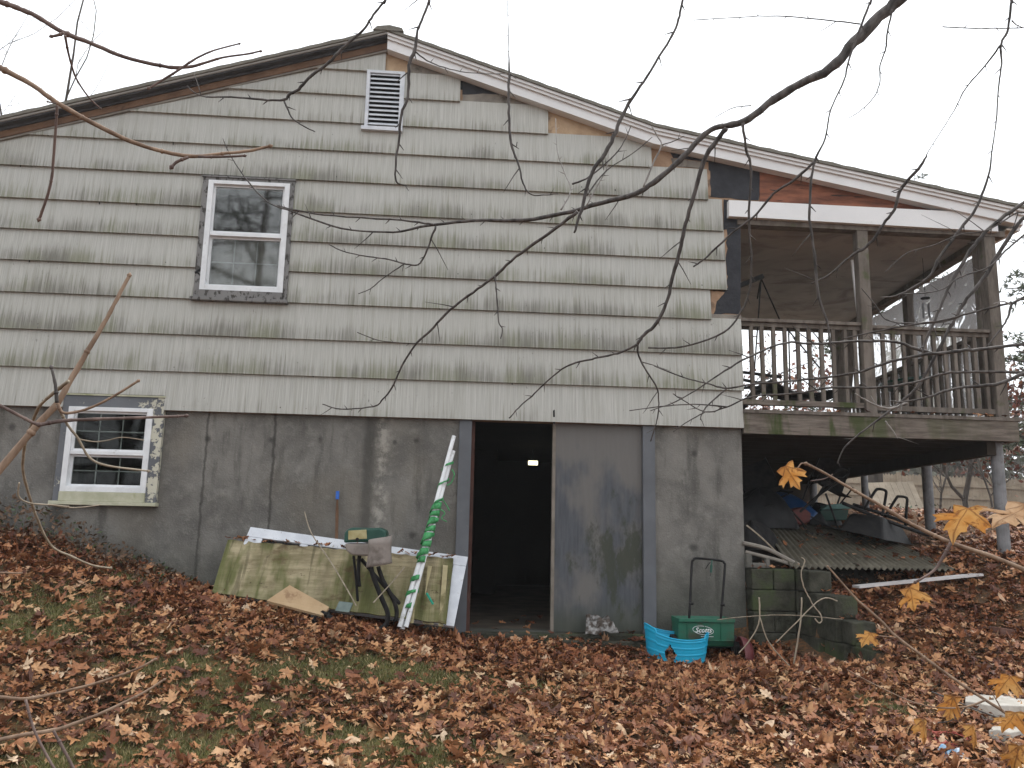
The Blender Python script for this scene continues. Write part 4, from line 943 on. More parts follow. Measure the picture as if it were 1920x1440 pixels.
# green drop spreader
Ys = -.32; sq = P(1322, 1215, Ys); zs = Hs(sq.x, sq.y)
sp_ = empty('lawn_spreader', (sq.x, sq.y, zs), 'green drop spreader with black U handle standing by the concrete corner', 'spreader')
l, r_, t_, bt = P(1272, 1165, Ys).x, P(1375, 1165, Ys).x, P(1320, 1160, Ys).z, P(1320, 1216, Ys).z
mb = MB(); prof = [(Ys-.03, t_), (Ys-.015, t_-.045), (Ys+.01, t_-.06), (Ys+.055, bt+.03), (Ys+.10, bt), (Ys+.16, bt), (Ys+.20, bt+.04), (Ys+.24, t_)]
prof2 = [(Ys-.03, t_), (Ys-.03, t_-.03), (Ys-.012, t_-.035), (Ys-.005, bt+.075), (Ys+.03, bt+.02), (Ys+.10, bt), (Ys+.18, bt), (Ys+.25, t_)]
n = len(prof2); vs = [(l, y_, z_) for y_, z_ in prof2]+[(r_, y_, z_) for y_, z_ in prof2]
mb.add(vs, [tuple(range(n)), tuple(reversed(range(n, 2*n)))]+[(i, i+1, i+1+n, i+n) for i in range(n-1)]); mb.build('hopper', GREEN2, sp_, solid=.004)
mb = MB()
for u in (1288, 1320, 1351): xx = P(u, 1180, Ys).x; mb.bar((xx, Ys-.016, t_-.036), (xx, Ys-.009, bt+.076), .007, .012)
for s_ in range(1): mb.box(l-.004, r_+.004, Ys-.038, Ys-.031, t_-.026, t_+.004)
mb.box(l+.01, r_-.01, Ys-.012, Ys-.004, bt+.070, bt+.078); mb.build('hopper_ribs', GREEN2, sp_, bevel=.002)
for nm, xx, rr_ in (('wheel', r_+.006, .115), ('wheel', l-.05, .115)):
    mb = MB(); mb.lathe((xx, Ys+.10, zs+.118), [(.0, 0), (.06, 0), (.07, .004), (.098, .0), (rr_, .006), (rr_, .044), (.098, .05), (.07, .046), (0, .05)], 28, axis='x'); mb.build(nm, RUBBER, sp_, smooth=False)
mb = MB(); mb.tube([(l-.05, Ys+.10, zs+.118), (r_+.06, Ys+.10, zs+.118)], .012, 8); mb.build('axle', BLACK, sp_)
hp = [P(1292, 1162, Ys+.08), P(1294, 1132, Ys+.10), P(1297, 1062, Ys+.20), P(1300, 1050, Ys+.21), P(1309, 1047, Ys+.215), P(1350, 1051, Ys+.215), P(1358, 1056, Ys+.21), P(1359, 1066, Ys+.20), P(1354, 1132, Ys+.10), P(1351, 1164, Ys+.08)]
mb = MB(); mb.tube(smooth_path(hp, 5), [.0115]*46, 10); hd = mb.build('handle', BLACK, sp_, smooth=True)
for u, v in ((1295, 1132), (1354, 1134)): mb = MB(); c_ = P(u, v, Ys+.09); mb.tube([c_+Vector((-.015, 0, 0)), c_+Vector((.02, -.02, 0))], .012, 8); mb.build('clamp_knob', BLACK, hd)
mb = MB(); mb.tube([P(1335, 1050, Ys+.20), P(1334, 1060, Ys+.19)], .007, 8); mb.tube([P(1334, 1060, Ys+.18), P(1333, 1074, Ys+.17)], [.014, .011], 10); mb.build('trigger_grip', GREEN, hd)
mb = MB(); mb.tube(smooth_path([P(1332, 1054, Ys+.18), P(1327, 1060, Ys+.17), P(1323, 1067, Ys+.17)]), .004, 6); mb.tube([P(1333, 1074, Ys+.17), P(1332, 1080, Ys+.17)], .0025, 5); mb.build('cable', BLACK, hd)
# lettering on the hopper, in an oval
cx0 = P(1317, 1181.5, Ys); yf_ = Ys-.014
def text_mesh(body, size, loc, shear=.25):
    cu = bpy.data.curves.new('t', 'FONT'); cu.body = body; cu.size = size; cu.extrude = .0008; cu.offset = size*.012; cu.shear = shear; cu.align_x = 'CENTER'; cu.align_y = 'CENTER'; cu.resolution_u = 3
    ob = bpy.data.objects.new('t', cu); COL.objects.link(ob); dg = bpy.context.evaluated_depsgraph_get(); dg.update()
    me = bpy.data.meshes.new_from_object(ob.evaluated_get(dg)); R_ = Matrix.Rotation(math.radians(90), 4, 'X'); me.transform(Matrix.Translation(loc) @ R_)
    bpy.data.objects.remove(ob); return me
me = text_mesh('Scotts', .062, Vector((cx0.x+.004, yf_-.004, cx0.z)))
me.transform(Matrix.Translation(-worg(sp_))); me.materials.append(LETTER); to = bpy.data.objects.new('brand_lettering', me); COL.objects.link(to); to.parent = sp_; KIDS.setdefault(sp_.name, []).append(to)
mb = MB(); pts = [Vector((cx0.x+.002+.098*math.cos(t), yf_-.003, cx0.z+.038*math.sin(t)-.010*math.cos(t))) for t in [2*math.pi*k/40 for k in range(41)]]
mb.tube(pts, .0022, 5); mb.build('lettering_oval', LETTER, sp_)
mb = MB(); mb.box(cx0.x-.02, cx0.x+.10, yf_-.003, yf_-.001, cx0.z-.058, cx0.z-.054); mb.build('lettering_underline', LETTER, sp_)
# maroon plastic half dome beside the wheel
q = G(1393, 1236); mb = MB(); q.y = -.42
mb.grid(lambda i, j: Vector((P(1386, 1200, -.42).x+.125*math.sin(math.pi*.5*j)*1.0, -.42-.16*math.cos(math.pi*i)*math.cos(j*1.5), Hs(2.85, -.42)+.215*math.sin(math.pi*i)*math.cos(j*1.15)-.01)), 20, 10)
tag(mb.build('plastic_cover', MAROON, smooth=True, solid=.004), 'curved maroon plastic cover lying against the spreader wheel', 'plastic cover')

# stepped block retaining wall
q0 = P(1394, 1195, -.03); x0 = HX1+.012; ztop = P(1440, 1066, -.10).z; zbt = -.18
rw = empty('retaining_wall', (x0, -.1, zbt), 'stepped retaining wall of mossy concrete blocks at the house corner', 'retaining wall')
def block(x0, x1, y0, y1, z0, z1):
    mb = MB(); j = lambda: random.uniform(-.004, .004); mb.box(x0+j(), x1+j(), y0+j(), y1+j(), z0, z1); return mb.build('block', BLOCK, rw, bevel=.012)
hb = (ztop-zbt)/4
for r in range(4):
    z0_, z1_ = zbt+r*hb, zbt+(r+1)*hb-.004
    xs_ = [x0, x0+.215, x0+.43] if r % 2 else [x0, x0+.43]
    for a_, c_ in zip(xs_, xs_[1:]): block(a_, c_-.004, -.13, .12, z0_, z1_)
    ye = {0: -1.30, 1: -1.02, 2: -.78, 3: -.42}[r]; y = -.135+(.12 if r % 2 else 0)
    if r % 2: block(x0+.434, x0+.64, y, .12, z0_, z1_)
    else: block(x0+.434, x0+.64, y, .12, z0_, z1_)
    while y > ye+.05:
        yn = max(ye, y-.40); sk = .13*(-y)
        block(x0+.44+sk, x0+.66+sk, yn+.004, y-.002, z0_, z1_); y = yn
block(x0+.58, x0+.80, -1.26, -.86, zbt+.02, zbt+hb+.03)

# corrugated sheet
KA, KB, KC, KD = P(1484, 1064, -.14), P(1798, 1069, .02), P(1412, 968, 1.4), P(1640, 1000, 1.5)
def corr(i, j):
    p = (KA*(1-i)+KB*i)*(1-j)+(KC*(1-i)+KD*i)*j; return p+Vector((0, 0, .014*math.sin(i*2*math.pi*27)+.012*math.sin(i*5+1)*j))
mb = MB(); mb.grid(corr, 27*8+1, 10); o = mb.build('corrugated_sheet', CORR, smooth=True, solid=.004); tag(o, 'large grey corrugated roofing sheet lying under the porch', 'roofing sheet')
# debris carrying the sheet
mb = MB(); mb.grid(lambda i, j: Vector((3.05+2.1*i, .12+1.9*j, Hs(3.05+2.1*i, .12+1.9*j)-.02+max(0, .02+ (P3(1484, 1062, 0)[2]-.78)*0+.26*math.sin(math.pi*min(1, i*.9+.15))*math.sin(math.pi*min(1, j*.85+.1))*.6+.02*math.sin(i*31+j*17)))), 24, 20)
tag(mb.build('rubble_mound', UNDER), 'dark mound of soil and rubble under the corrugated sheet', 'mound')
for i, (pts, w, mt, lb) in enumerate((([(1393, 1018), (1440, 1030), (1500, 1060), (1530, 1064)], 8, GREYSH, 'pale grey weathered branch on top of the block wall, upper of the pair'), ([(1398, 1035), (1450, 1048), (1497, 1062)], 7, GREYSH, 'grey branch on the block wall, lower of the pair'),
     ([(1400, 985), (1430, 1010), (1470, 1050)], 3, VINE, 'thin pale cane running down from the dark corner under the porch'))):
    mb = MB(); mb.tube(smooth_path([P(u, v, .0) for u, v in pts]), wpx(w)/2, 7); tag(mb.build('old_branch', mt), lb, 'branch')
mb = MB(); c0_ = P(1410, 1062, .02); mb.box(c0_.x-.08, c0_.x-.02, -.05, .08, ztop+.001, ztop+.13); mb.box(c0_.x-.02, c0_.x+.12, -.05, .08, ztop+.001, ztop+.05); mb.box(c0_.x+.12, c0_.x+.16, -.05, .08, ztop+.001, ztop+.10)
tag(mb.build('broken_block', weathered('pale_block', (.08, .078, .066), (.14, .13, .115), 9, .9, .006), bevel=.008), 'broken pale concrete block piece on top of the block wall', 'concrete block')
# white board on the leaves
a_, c_ = P(1605, 1104, -.25), P(1836, 1081, -.15); a_.z += .02; c_.z += .02
mb = MB(); mb.bar(a_, c_, .125, .022); tag(mb.build('trim_board', OLDWHITE if False else weathered('pinkish_white_board', (.45, .42, .41), (.56, .53, .52), 5, .6, dirt=(.28, .25, .23), dsc=8)), 'long pale board lying on the leaves before the corrugated sheet', 'board')
# wheelbarrow upside down
Yw = .9
wb = empty('wheelbarrow', tuple(P(1640, 1020, Yw)), 'black wheelbarrow tipped upside down on the corrugated sheet', 'wheelbarrow')
def PW(u, v, y=0): return P(u, v, Yw+y)
t4 = [PW(1572, 992, -.3), PW(1658, 1012, -.35), PW(1712, 1022, .2), PW(1590, 990, .5)]; u4 = [PW(1596, 962, -.05), PW(1655, 968, -.05), PW(1690, 985, .2), PW(1600, 964, .35)]
mb = MB(); mb.add(t4+u4, [(4, 5, 6, 7), (0, 1, 5, 4), (1, 2, 6, 5), (2, 3, 7, 6), (3, 0, 4, 7)]); mb.build('tray', BLACK, wb, bevel=.03, solid=.004)
for pts, y_ in (([(1580, 943), (1640, 968), (1700, 990), (1742, 1004)], .0), ([(1600, 946), (1650, 962), (1705, 982), (1775, 1018)], .3)):
    mb = MB(); mb.tube([PW(u, v, y_) for u, v in pts], .02, 8); mb.build('shaft', BLACK, wb)
for pts, y_ in (([(1620, 955), (1640, 922), (1648, 917), (1660, 920), (1661, 930), (1654, 968)], .0), ([(1660, 968), (1680, 935), (1686, 931), (1700, 934), (1700, 950), (1697, 990)], .3)):
    mb = MB(); mb.tube(smooth_path([PW(u, v, y_) for u, v in pts]), .016, 8); mb.build('leg_bracket', BLACK, wb, smooth=True)
# loop handled cart with red base
lc = empty('push_cart', tuple(P(1500, 985, 1.0)), 'cart with black loop handle and rusty red base under the porch', 'cart')
mb = MB(); mb.tube(smooth_path([P(u, v, 1.0) for u, v in ((1500, 960), (1540, 925), (1583, 896), (1591, 887), (1583, 881), (1568, 883), (1558, 895), (1545, 912), (1522, 948))]), [.014]*33, 8); mb.build('loop_handle', BLACK, lc, smooth=True)
mb = MB(); mb.tube([P(1560, 896, 1.0), P(1588, 897, 1.0)], .012, 6); mb.tube([P(1538, 903, 1.0), P(1556, 907, 1.0)], .03, 8); mb.build('cross_bar', BLACK, lc)
b = pbx([(1478, 970), (1488, 955), (1506, 950), (1522, 962), (1520, 978), (1502, 985), (1484, 980)], 1.0, 1.2); b.build('red_base', REDP, lc, bevel=.02)
# blue sled
mb = MB(); s0, s1, s2, s3 = P(1425, 962, 1.6), P(1440, 925, 1.9), P(1533, 962, 1.4), P(1500, 975, 1.2)
mb.grid(lambda i, j: (s0*(1-i)+s3*i)*(1-j)+(s1*(1-i)+s2*i)*j+Vector((0, 0, .10*math.sin(math.pi*i)*j-.04*math.sin(math.pi*j))), 16, 10); tag(mb.build('plastic_sled', BLUE2, smooth=True, solid=.008), 'curved blue plastic sled in the dark under the porch', 'sled')
# green basket
gb = empty('green_basket', tuple(P(1560, 978, 1.7)), 'green plastic basket with lid standing behind the corrugated sheet', 'basket')
b = pbx([(1538, 955), (1592, 955), (1588, 975), (1543, 977)], 1.7, 2.0); b.build('basket_body', GREEN, gb, bevel=.01)
b = pbx([(1545, 953), (1552, 947), (1580, 944), (1596, 948), (1596, 954), (1538, 955)], 1.66, 2.03); b.build('basket_lid', weathered('pale_green_lid', (.10, .22, .20), (.16, .30, .27), 8, .4), gb, bevel=.01)
crumple('plastic_bag', P(1510, 982, 1.4), .25, .2, .1, weathered('grey_bag', (.35, .35, .36), (.5, .5, .5), 9), 'pale crumpled plastic bag beside the red cart base', 'bag').location.z += .08
# pale stone slabs bottom right
def slab(u, v, w, d, h, yaw, label, mat, name='stone_slab', cat='stone'):
    q = G(u, v); n = 14; mb = MB()
    out = [(w/2*(1+random.uniform(-.12, .12))*math.cos(t), d/2*(1+random.uniform(-.15, .15))*math.sin(t)) for t in [2*math.pi*k/n for k in range(n)]]
    c, s = math.cos(yaw), math.sin(yaw); pl = [(x*c-y*s+q.x, x*s+y*c+q.y) for x, y in out]
    z0 = Hs(q.x, q.y); vs = [(x, y, z0-.03) for x, y in pl]+[(x, y, z0+h+random.uniform(-.01, .01)) for x, y in pl]+[(q.x, q.y, z0+h+.012)]
    fs = [(i, (i+1) % n, n+(i+1) % n, n+i) for i in range(n)]+[(n+i, n+(i+1) % n, 2*n) for i in range(n)]
    mb.add(vs, fs); return tag(mb.build(name, mat, bevel=.006), label, cat)
slab(1885, 1335, .55, .38, .07, .3, 'large white stone slab in the lower right corner, upper of the two', SLAB)
slab(1905, 1385, .36, .16, .05, .1, 'narrow white stone slab below the large one in the lower right corner', SLAB)
slab(1737, 1288, .17, .12, .03, .2, 'small flat tan stone among the leaves', TANB)
q = G(1890, 1192); mb = MB(); mb.frame((q.x, q.y, q.z+.02), Vector((.98, .15, -.12)).normalized(), (-.15, .98, 0), (0.1, 0, 1), -.14, .14, -.07, .07, -.03, .04); tag(mb.build('brick', BRICK, bevel=.006), 'dark red brick half buried in leaves at the right edge', 'brick')
crumple('food_wrapper', G(1790, 1425), .13, .09, .05, weathered('blue_white_wrap', (.05, .25, .45), (.7, .72, .75), 14, .4), 'blue and white wrapper on the leaves at the bottom right', 'wrapper', 12)
mb = MB(); qq = G(1770, 1400); pts = [Vector((qq.x+.16*math.sin(k*.7)*math.cos(k*.21), qq.y+.10*math.cos(k*.9), 0)) for k in range(34)]
for p in pts: p.z = Hs(p.x, p.y)+.045+.015*math.sin(p.x*40)
mb.tube(smooth_path(pts, 2), [.0035]*67, 4); tag(mb.build('red_twine', weathered('red_string', (.28, .06, .045), (.38, .10, .07), 9)), 'tangle of red twine on the leaves beside the blue wrapper', 'twine')


x0_w = HX1+.012

# leaves caught on ledges, steps and sheets
lx_, ly_, lz_ = [], [], []
def caught(x, y, z): lx_.append(x); ly_.append(y); lz_.append(z)
for k in range(70):
    i, j = random.random(), random.random()**.7; p = corr(i, j*.9); caught(p.x, p.y, p.z+.015)
for r, ye in ((3, -.42), (2, -.78), (1, -1.02), (0, -1.30)):
    for k in range(9 if r < 3 else 16):
        y = random.uniform(ye+.02, -.1 if r == 3 else ye+.30); caught(x0_w+.44-.13*y+random.uniform(0, .22) if r < 3 else x0_w+random.uniform(0, .62), y if r < 3 else random.uniform(-.12, .1), zbt+(r+1)*hb)
for k in range(34): caught(random.uniform(DX0+.02, DX1), random.uniform(-.2, -.06), -.025 if random.random() < .4 else -.07)
for k in range(14): caught(random.uniform(DX0+.05, DX0+.85), random.uniform(.1, 1.6), -.03)
for k in range(40): i = random.random(); p = O2.lerp(A2, i); caught(p.x+random.uniform(-.02, .02), p.y-random.uniform(-.03, .03), p.z+.01)
for k in range(26): caught(random.uniform(HX1+.1, XE-.1), random.uniform(-.05, .04), DT+.036)
caught_o = scatter_leaves(np.array(lx_), np.array(ly_), np.array(lz_), 'caught_leaves', LEAF, .05, .10, .3, .012)
tag(caught_o, 'brown leaves caught on the block steps, sheet, sill and deck edge', 'leaves', kind='stuff')

# ---- more stored things in the dark under the deck
def folded_chair(u, v, Y, tilt, label):
    c = P(u, v, Y); e = empty('folding_chair', tuple(c), label, 'chair', 'dark chairs stored under the deck')
    U_ = Vector((math.cos(tilt), .15, math.sin(tilt))).normalized(); V_ = Vector((-math.sin(tilt), .25, math.cos(tilt))).normalized()
    for s_ in (-.24, .24):
        mb = MB(); mb.tube(smooth_path([c+U_*s_, c+U_*s_+V_*.45, c+U_*s_*.95+V_*.85]), .012, 6); mb.build('leg', BLACK, e, smooth=True)
        mb = MB(); mb.tube([c+U_*s_+V_*.25+Vector((0, -.05, 0)), c+U_*s_+V_*.5+Vector((0, -.3, .02))], .010, 6); mb.build('armrest', BLACK, e)
    mb = MB(); mb.grid(lambda i, j: c+U_*(.46*(i-.5))+V_*(.45+.38*j)+Vector((0, .03*math.sin(i*3.14), 0)), 8, 8); mb.build('backrest', RUBBER, e, solid=.008)
    mb = MB(); mb.grid(lambda i, j: c+U_*(.46*(i-.5))+V_*(.40-.04*j)+Vector((0, -.36*j, -.02*math.sin(i*3.14))), 8, 6); mb.build('seat', RUBBER, e, solid=.008)
folded_chair(1462, 985, 1.9, .35, 'dark chair lying tilted behind the corrugated sheet, nearest the house wall'); folded_chair(1530, 962, 2.3, -.5, 'dark chair lying tilted behind the corrugated sheet, beside the cart')
def heap(u, v, Y, w, h, d, mat, name, label, cat):
    c = P(u, v, Y); ph = random.uniform(0, 9); mb = MB()
    def f(i, j):
        a = 2*math.pi*i; t = math.pi/2*j; r = math.cos(t)*(1+.16*math.sin(a*3+ph)+.08*math.sin(a*7+j*5))
        return Vector((c.x+w/2*r*math.cos(a), c.y+d/2*r*math.sin(a), c.z+h*math.sin(t)*(1+.10*math.sin(a*4+ph))))
    mb.grid(f, 33, 9); return tag(mb.build(name, mat, smooth=True), label, cat)
DKB = weathered('black_bag_plastic', (.006, .006, .007), (.014, .014, .015), 5, .5, .012, 14, spec=.2)
heap(1425, 990, 1.2, .75, .42, .6, DKB, 'rubbish_bag', 'black rubbish bag in the dark beside the house wall under the deck', 'bag')
heap(1408, 1030, .5, .5, .28, .4, RUBBER, 'dark_tarp', 'dark crumpled tarp behind the pale broken block', 'tarp')
heap(1530, 985, 1.9, .55, .26, .5, DKB, 'rubbish_bag', 'low black rubbish bag between the red cart base and the wheelbarrow', 'bag')
for i_, (pts, Yh) in enumerate((([(1400, 975), (1430, 950), (1470, 948), (1500, 975), (1520, 1000), (1560, 1002)], 1.0), ([(1420, 1000), (1450, 962), (1490, 990), (1515, 968), (1550, 985), (1600, 1000)], 1.2))):
    mb = MB(); mb.tube(smooth_path([P(u, v, Yh) for u, v in pts], 6), .011, 6); tag(mb.build('garden_hose', RUBBER, smooth=True), ['black hose looping over the pile under the deck, upper one', 'black hose snaking low over the corrugated sheet'][i_], 'hose')
for (a_, c_, Yh, lb) in (((1455, 1000), (1560, 905), 1.3, 'dark pole slanting up from the pile beside the cart handle'), ((1575, 1000), (1548, 925), 1.6, 'short dark stake standing before the green basket')):
    mb = MB(); mb.tube([P(*a_, Yh), P(*c_, Yh)], .012, 6); tag(mb.build('dark_pole', BLACK), lb, 'pole')

# ---- things on the porch
hc = empty('hanging_chair', tuple(P(1480, 760, 1.2)), 'black sling chair hung by ropes from a bracket on the porch', 'chair')
mb = MB(); mb.bar(P(1386, 536, .6), P(1430, 518, .6), .05, .05); mb.build('bracket', BLACK, hc)
for a_, c_ in (((1427, 522), (1414, 700)), ((1427, 522), (1462, 600)), ((1462, 600), (1545, 700)), ((1478, 600), (1482, 745)), ((1425, 530), (1420, 560))):
    mb = MB(); mb.tube([P(*a_, .7), P(*c_, .9)], .009, 5); mb.build('rope', BLACK, hc)
mb = MB(); pth = smooth_path([P(u, v, .9) for u, v in ((1396, 765), (1425, 738), (1448, 712), (1462, 722), (1490, 735), (1530, 738), (1560, 732), (1567, 745))])
vs, fs = [], []
for p in pth: vs += [p, p+Vector((0, .5, 0))]
for i in range(len(pth)-1): fs.append((2*i, 2*i+1, 2*i+3, 2*i+2))
mb.add(vs, fs); mb.build('sling_seat', RUBBER, hc, smooth=True, solid=.02)
for pts in (((1393, 698), (1465, 707)), ((1393, 712), (1440, 722)), ((1396, 727), (1430, 726))):
    mb = MB(); mb.bar(P(*pts[0], .9), P(*pts[1], .9), .03, .03); mb.build('frame_bar', BLACK, hc)
def chime(u, v0, v1, Y, label, tubes=4):
    c = P(u, v0, Y); e = empty('wind_chime', tuple(c), label, 'wind chime')
    mb = MB(); mb.tube([(c.x, c.y, ZC-.02), (c.x, c.y, c.z)], .003, 4); mb.build('cord', BLACK, e)
    mb = MB(); mb.lathe(tuple(c), [(0, .0), (.05, .0), (.05, .012), (0, .012)], 14); mb.build('top_plate', BLACK, e)
    zl = P(u, v1, Y).z
    for k in range(tubes):
        a = 2*math.pi*k/tubes+.4; xx, yy = c.x+.042*math.cos(a), c.y+.042*math.sin(a); L = (c.z-zl)*(.7+.1*k)
        mb = MB(); mb.tube([(xx, yy, c.z-.06), (xx, yy, c.z-.06-L)], .008, 6); mb.build('chime_tube', POSTM, e)
chime(1735, 560, 592, .8, 'wind chime with dark tubes hanging before the plastic sheet'); chime(1822, 490, 515, .8, 'wind chime hanging near the right corner post')
mb = MB(); mb.bar(P(1597, 488, .5), P(1611, 604, .4), .025, .025); tag(mb.build('pale_pole', WHITEM), 'slim pale pole leaning behind the middle porch post', 'pole')
mb = MB(); mb.bar(P(1594, 615, .25), P(1578, 768, .45), .17, .025, up=(0, 1, 0)); tag(mb.build('leaning_plank', LUMBER), 'wide dark plank leaning inside the porch railing', 'plank')
pt_ = empty('patio_table', tuple(P(1760, 765, 1.8)), 'dark patio table behind the right part of the porch railing', 'table')
zt_ = DT+.72; cxx = P(1740, 680, 1.8).x
mb = MB(); mb.lathe((cxx, 1.9, zt_), [(0, 0), (.55, 0), (.55, .03), (0, .03)], 28); mb.build('table_top', GREEN, pt_)
for k in range(4): a = .8+k*math.pi/2; mb = MB(); mb.tube([(cxx+.4*math.cos(a), 1.9+.4*math.sin(a), DT+.036), (cxx+.35*math.cos(a), 1.9+.35*math.sin(a), zt_)], .018, 6); mb.build('leg', BLACK, pt_)

# ================================================================== BACKGROUND
# stockade fence panels beyond the yard
def fence_run(a, c, hgt, label):
    a, c = Vector(a), Vector(c); d = (c-a); L = d.length; d.normalize(); nrm = Vector((d.y, -d.x, 0)); nrm = nrm if nrm.y < 0 else -nrm
    e = empty('stockade_fence', tuple(a), label, 'fence', 'stockade fence panels at the back of the yard')
    mb = MB(); s = 0
    while s < L:
        w = random.uniform(.075, .10); p = a+d*s; z = Hs(p.x, p.y); h = hgt+random.uniform(-.02, .02)
        mb.frame(Vector((p.x, p.y, z)), d, nrm, (0, 0, 1), 0, w-.006, -.01, .01, -.1, h-.05)
        q0 = Vector((p.x, p.y, z+h-.05)); mb.add([q0-nrm*.01, q0+d*(w-.006)-nrm*.01, q0+d*(w/2)-nrm*.01+Vector((0, 0, .06)), q0+nrm*.01, q0+d*(w-.006)+nrm*.01, q0+d*(w/2)+nrm*.01+Vector((0, 0, .06))], [(0, 1, 2), (5, 4, 3), (0, 2, 5, 3), (1, 4, 5, 2)])
        s += w
    mb.build('boards', FENCE, e)
    for k in (.35, hgt*.55, hgt-.3):
        mb = MB(); za, zc_ = Hs(a.x, a.y), Hs(c.x, c.y)
        mb.bar(Vector((a.x, a.y, za+k))+nrm*.035, Vector((c.x, c.y, zc_+k))+nrm*.035, .05, .07); mb.build('rail', FENCE, e)
    mb = MB(); p = a+nrm*.1; mb.box(p.x-.05, p.x+.05, p.y-.05, p.y+.05, Hs(a.x, a.y)-.1, Hs(a.x, a.y)+hgt+.05); mb.build('fence_post', FENCE, e)
fp = [(4.0, 19.6), (6.6, 19.4), (9.2, 19.2), (11.8, 18.6), (14.4, 17.6), (16.8, 16.4), (19.2, 15.0), (21.6, 13.6), (24, 12.2)]
for i, (a, c) in enumerate(zip(fp, fp[1:])):
    fence_run((*a, 0), (*c, 0), 1.5, 'grey weathered stockade fence panel behind the yard, panel %s' % ['hidden mostly behind the porch columns', 'behind the cart handle', 'behind the leaning boards', 'behind the wheelbarrow', 'behind the second column', 'between the two right columns', 'right of the corner column', 'at the right edge of the yard'][i])
# boards leaning on the fence
q0 = P(1625, 905, 11.0); q1 = P(1712, 903, 11.0); zb_ = Hs(q0.x, 10); 
mb = MB(); 
for k in range(8):
    t0, t1 = k/8, (k+.95)/8; A_, B_ = q0.lerp(q1, t0), q0.lerp(q1, t1)
    off = Vector((-.35, -1.2, 0)); C0, C1 = Vector((A_.x, 9.8, 0))+Vector((-.3, 0, Hs(A_.x, 9.8)+.02)), Vector((B_.x, 9.8, 0))+Vector((-.3, 0, Hs(B_.x, 9.8)+.02))
    mb.add([A_, B_, C1, C0, A_+Vector((0, .03, 0)), B_+Vector((0, .03, 0)), C1+Vector((0, .03, 0)), C0+Vector((0, .03, 0))], [(0, 1, 2, 3), (7, 6, 5, 4), (0, 4, 5, 1), (1, 5, 6, 2), (2, 6, 7, 3), (3, 7, 4, 0)])
tag(mb.build('lean_to_boards', weathered('tan_grey_boards', (.30, .25, .19), (.42, .35, .27), 3, .9)), 'tan lean-to of boards standing in the yard before the fence', 'boards')

# ---- trees
def bare_tree(name, x, y, h, label, seed, r=.16, leaves=None, nl=0, spread=.8, depth=5, z=None, mat=None, first=.28, lsize=.09):
    rn = random.Random(seed); z = Hs(x, y) if z is None else z
    e = empty(name, (x, y, z), label, 'tree')
    tr_, cr = MB(), MB(); tips = []
    def grow(p, d, L, rad, lv, mb):
        n = 4; pts = [p]; rr_ = [rad]
        for i in range(n):
            d = (d+Vector((rn.gauss(0, .13), rn.gauss(0, .13), rn.gauss(.03, .08)))).normalized(); p = p+d*L/n; pts.append(p); rr_.append(rad*(1-.42*(i+1)/n))
        mb.tube(pts, rr_, 6 if lv < 2 else 3 if lv > 3 else 4, cap=False)
        if lv >= depth: tips.append((p, d)); return
        for i in range(rn.choice((2, 3, 3)) if lv else 5):
            k = rn.uniform(.45, 1) if lv else first+(1-first)*rn.random(); j = min(n, int(k*n)+0); q = pts[j]
            s = Vector((rn.gauss(0, 1), rn.gauss(0, 1), rn.gauss(.35, .5))).normalized(); nd = (d*(1-spread*.5)+s*spread).normalized()
            grow(q, nd, L*rn.uniform(.5, .75), rr_[j]*rn.uniform(.45, .7), lv+1, cr)
        if lv: grow(p, d, L*.7, rr_[-1]*.9, lv+1, cr)
        tips.append((p, d))
    grow(Vector((x, y, z)), Vector((0, 0, 1)), h*.6, r, 0, tr_)
    tr_.build('trunk', TRUNK, e, smooth=True); cr.build('crown_branches', TRUNK, e)
    if leaves and tips:
        V_, F_ = [], []; k = 0
        mb = MB()
        for i in range(nl):
            p, d = tips[rn.randrange(len(tips))]; c = p+Vector((rn.gauss(0, .22), rn.gauss(0, .22), rn.gauss(0, .2)))
            u = Vector((rn.gauss(0, 1), rn.gauss(0, 1), rn.gauss(0, 1))).normalized(); w = u.cross(Vector((rn.gauss(0, 1), rn.gauss(0, 1), rn.gauss(0, 1)))).normalized(); s = rn.uniform(.5, 1)*lsize
            mb.add([c-u*s, c+w*s*.55, c+u*s, c-w*s*.55], [(0, 1, 2, 3)])
        mb.build('leaves', leaves, e)
    return e
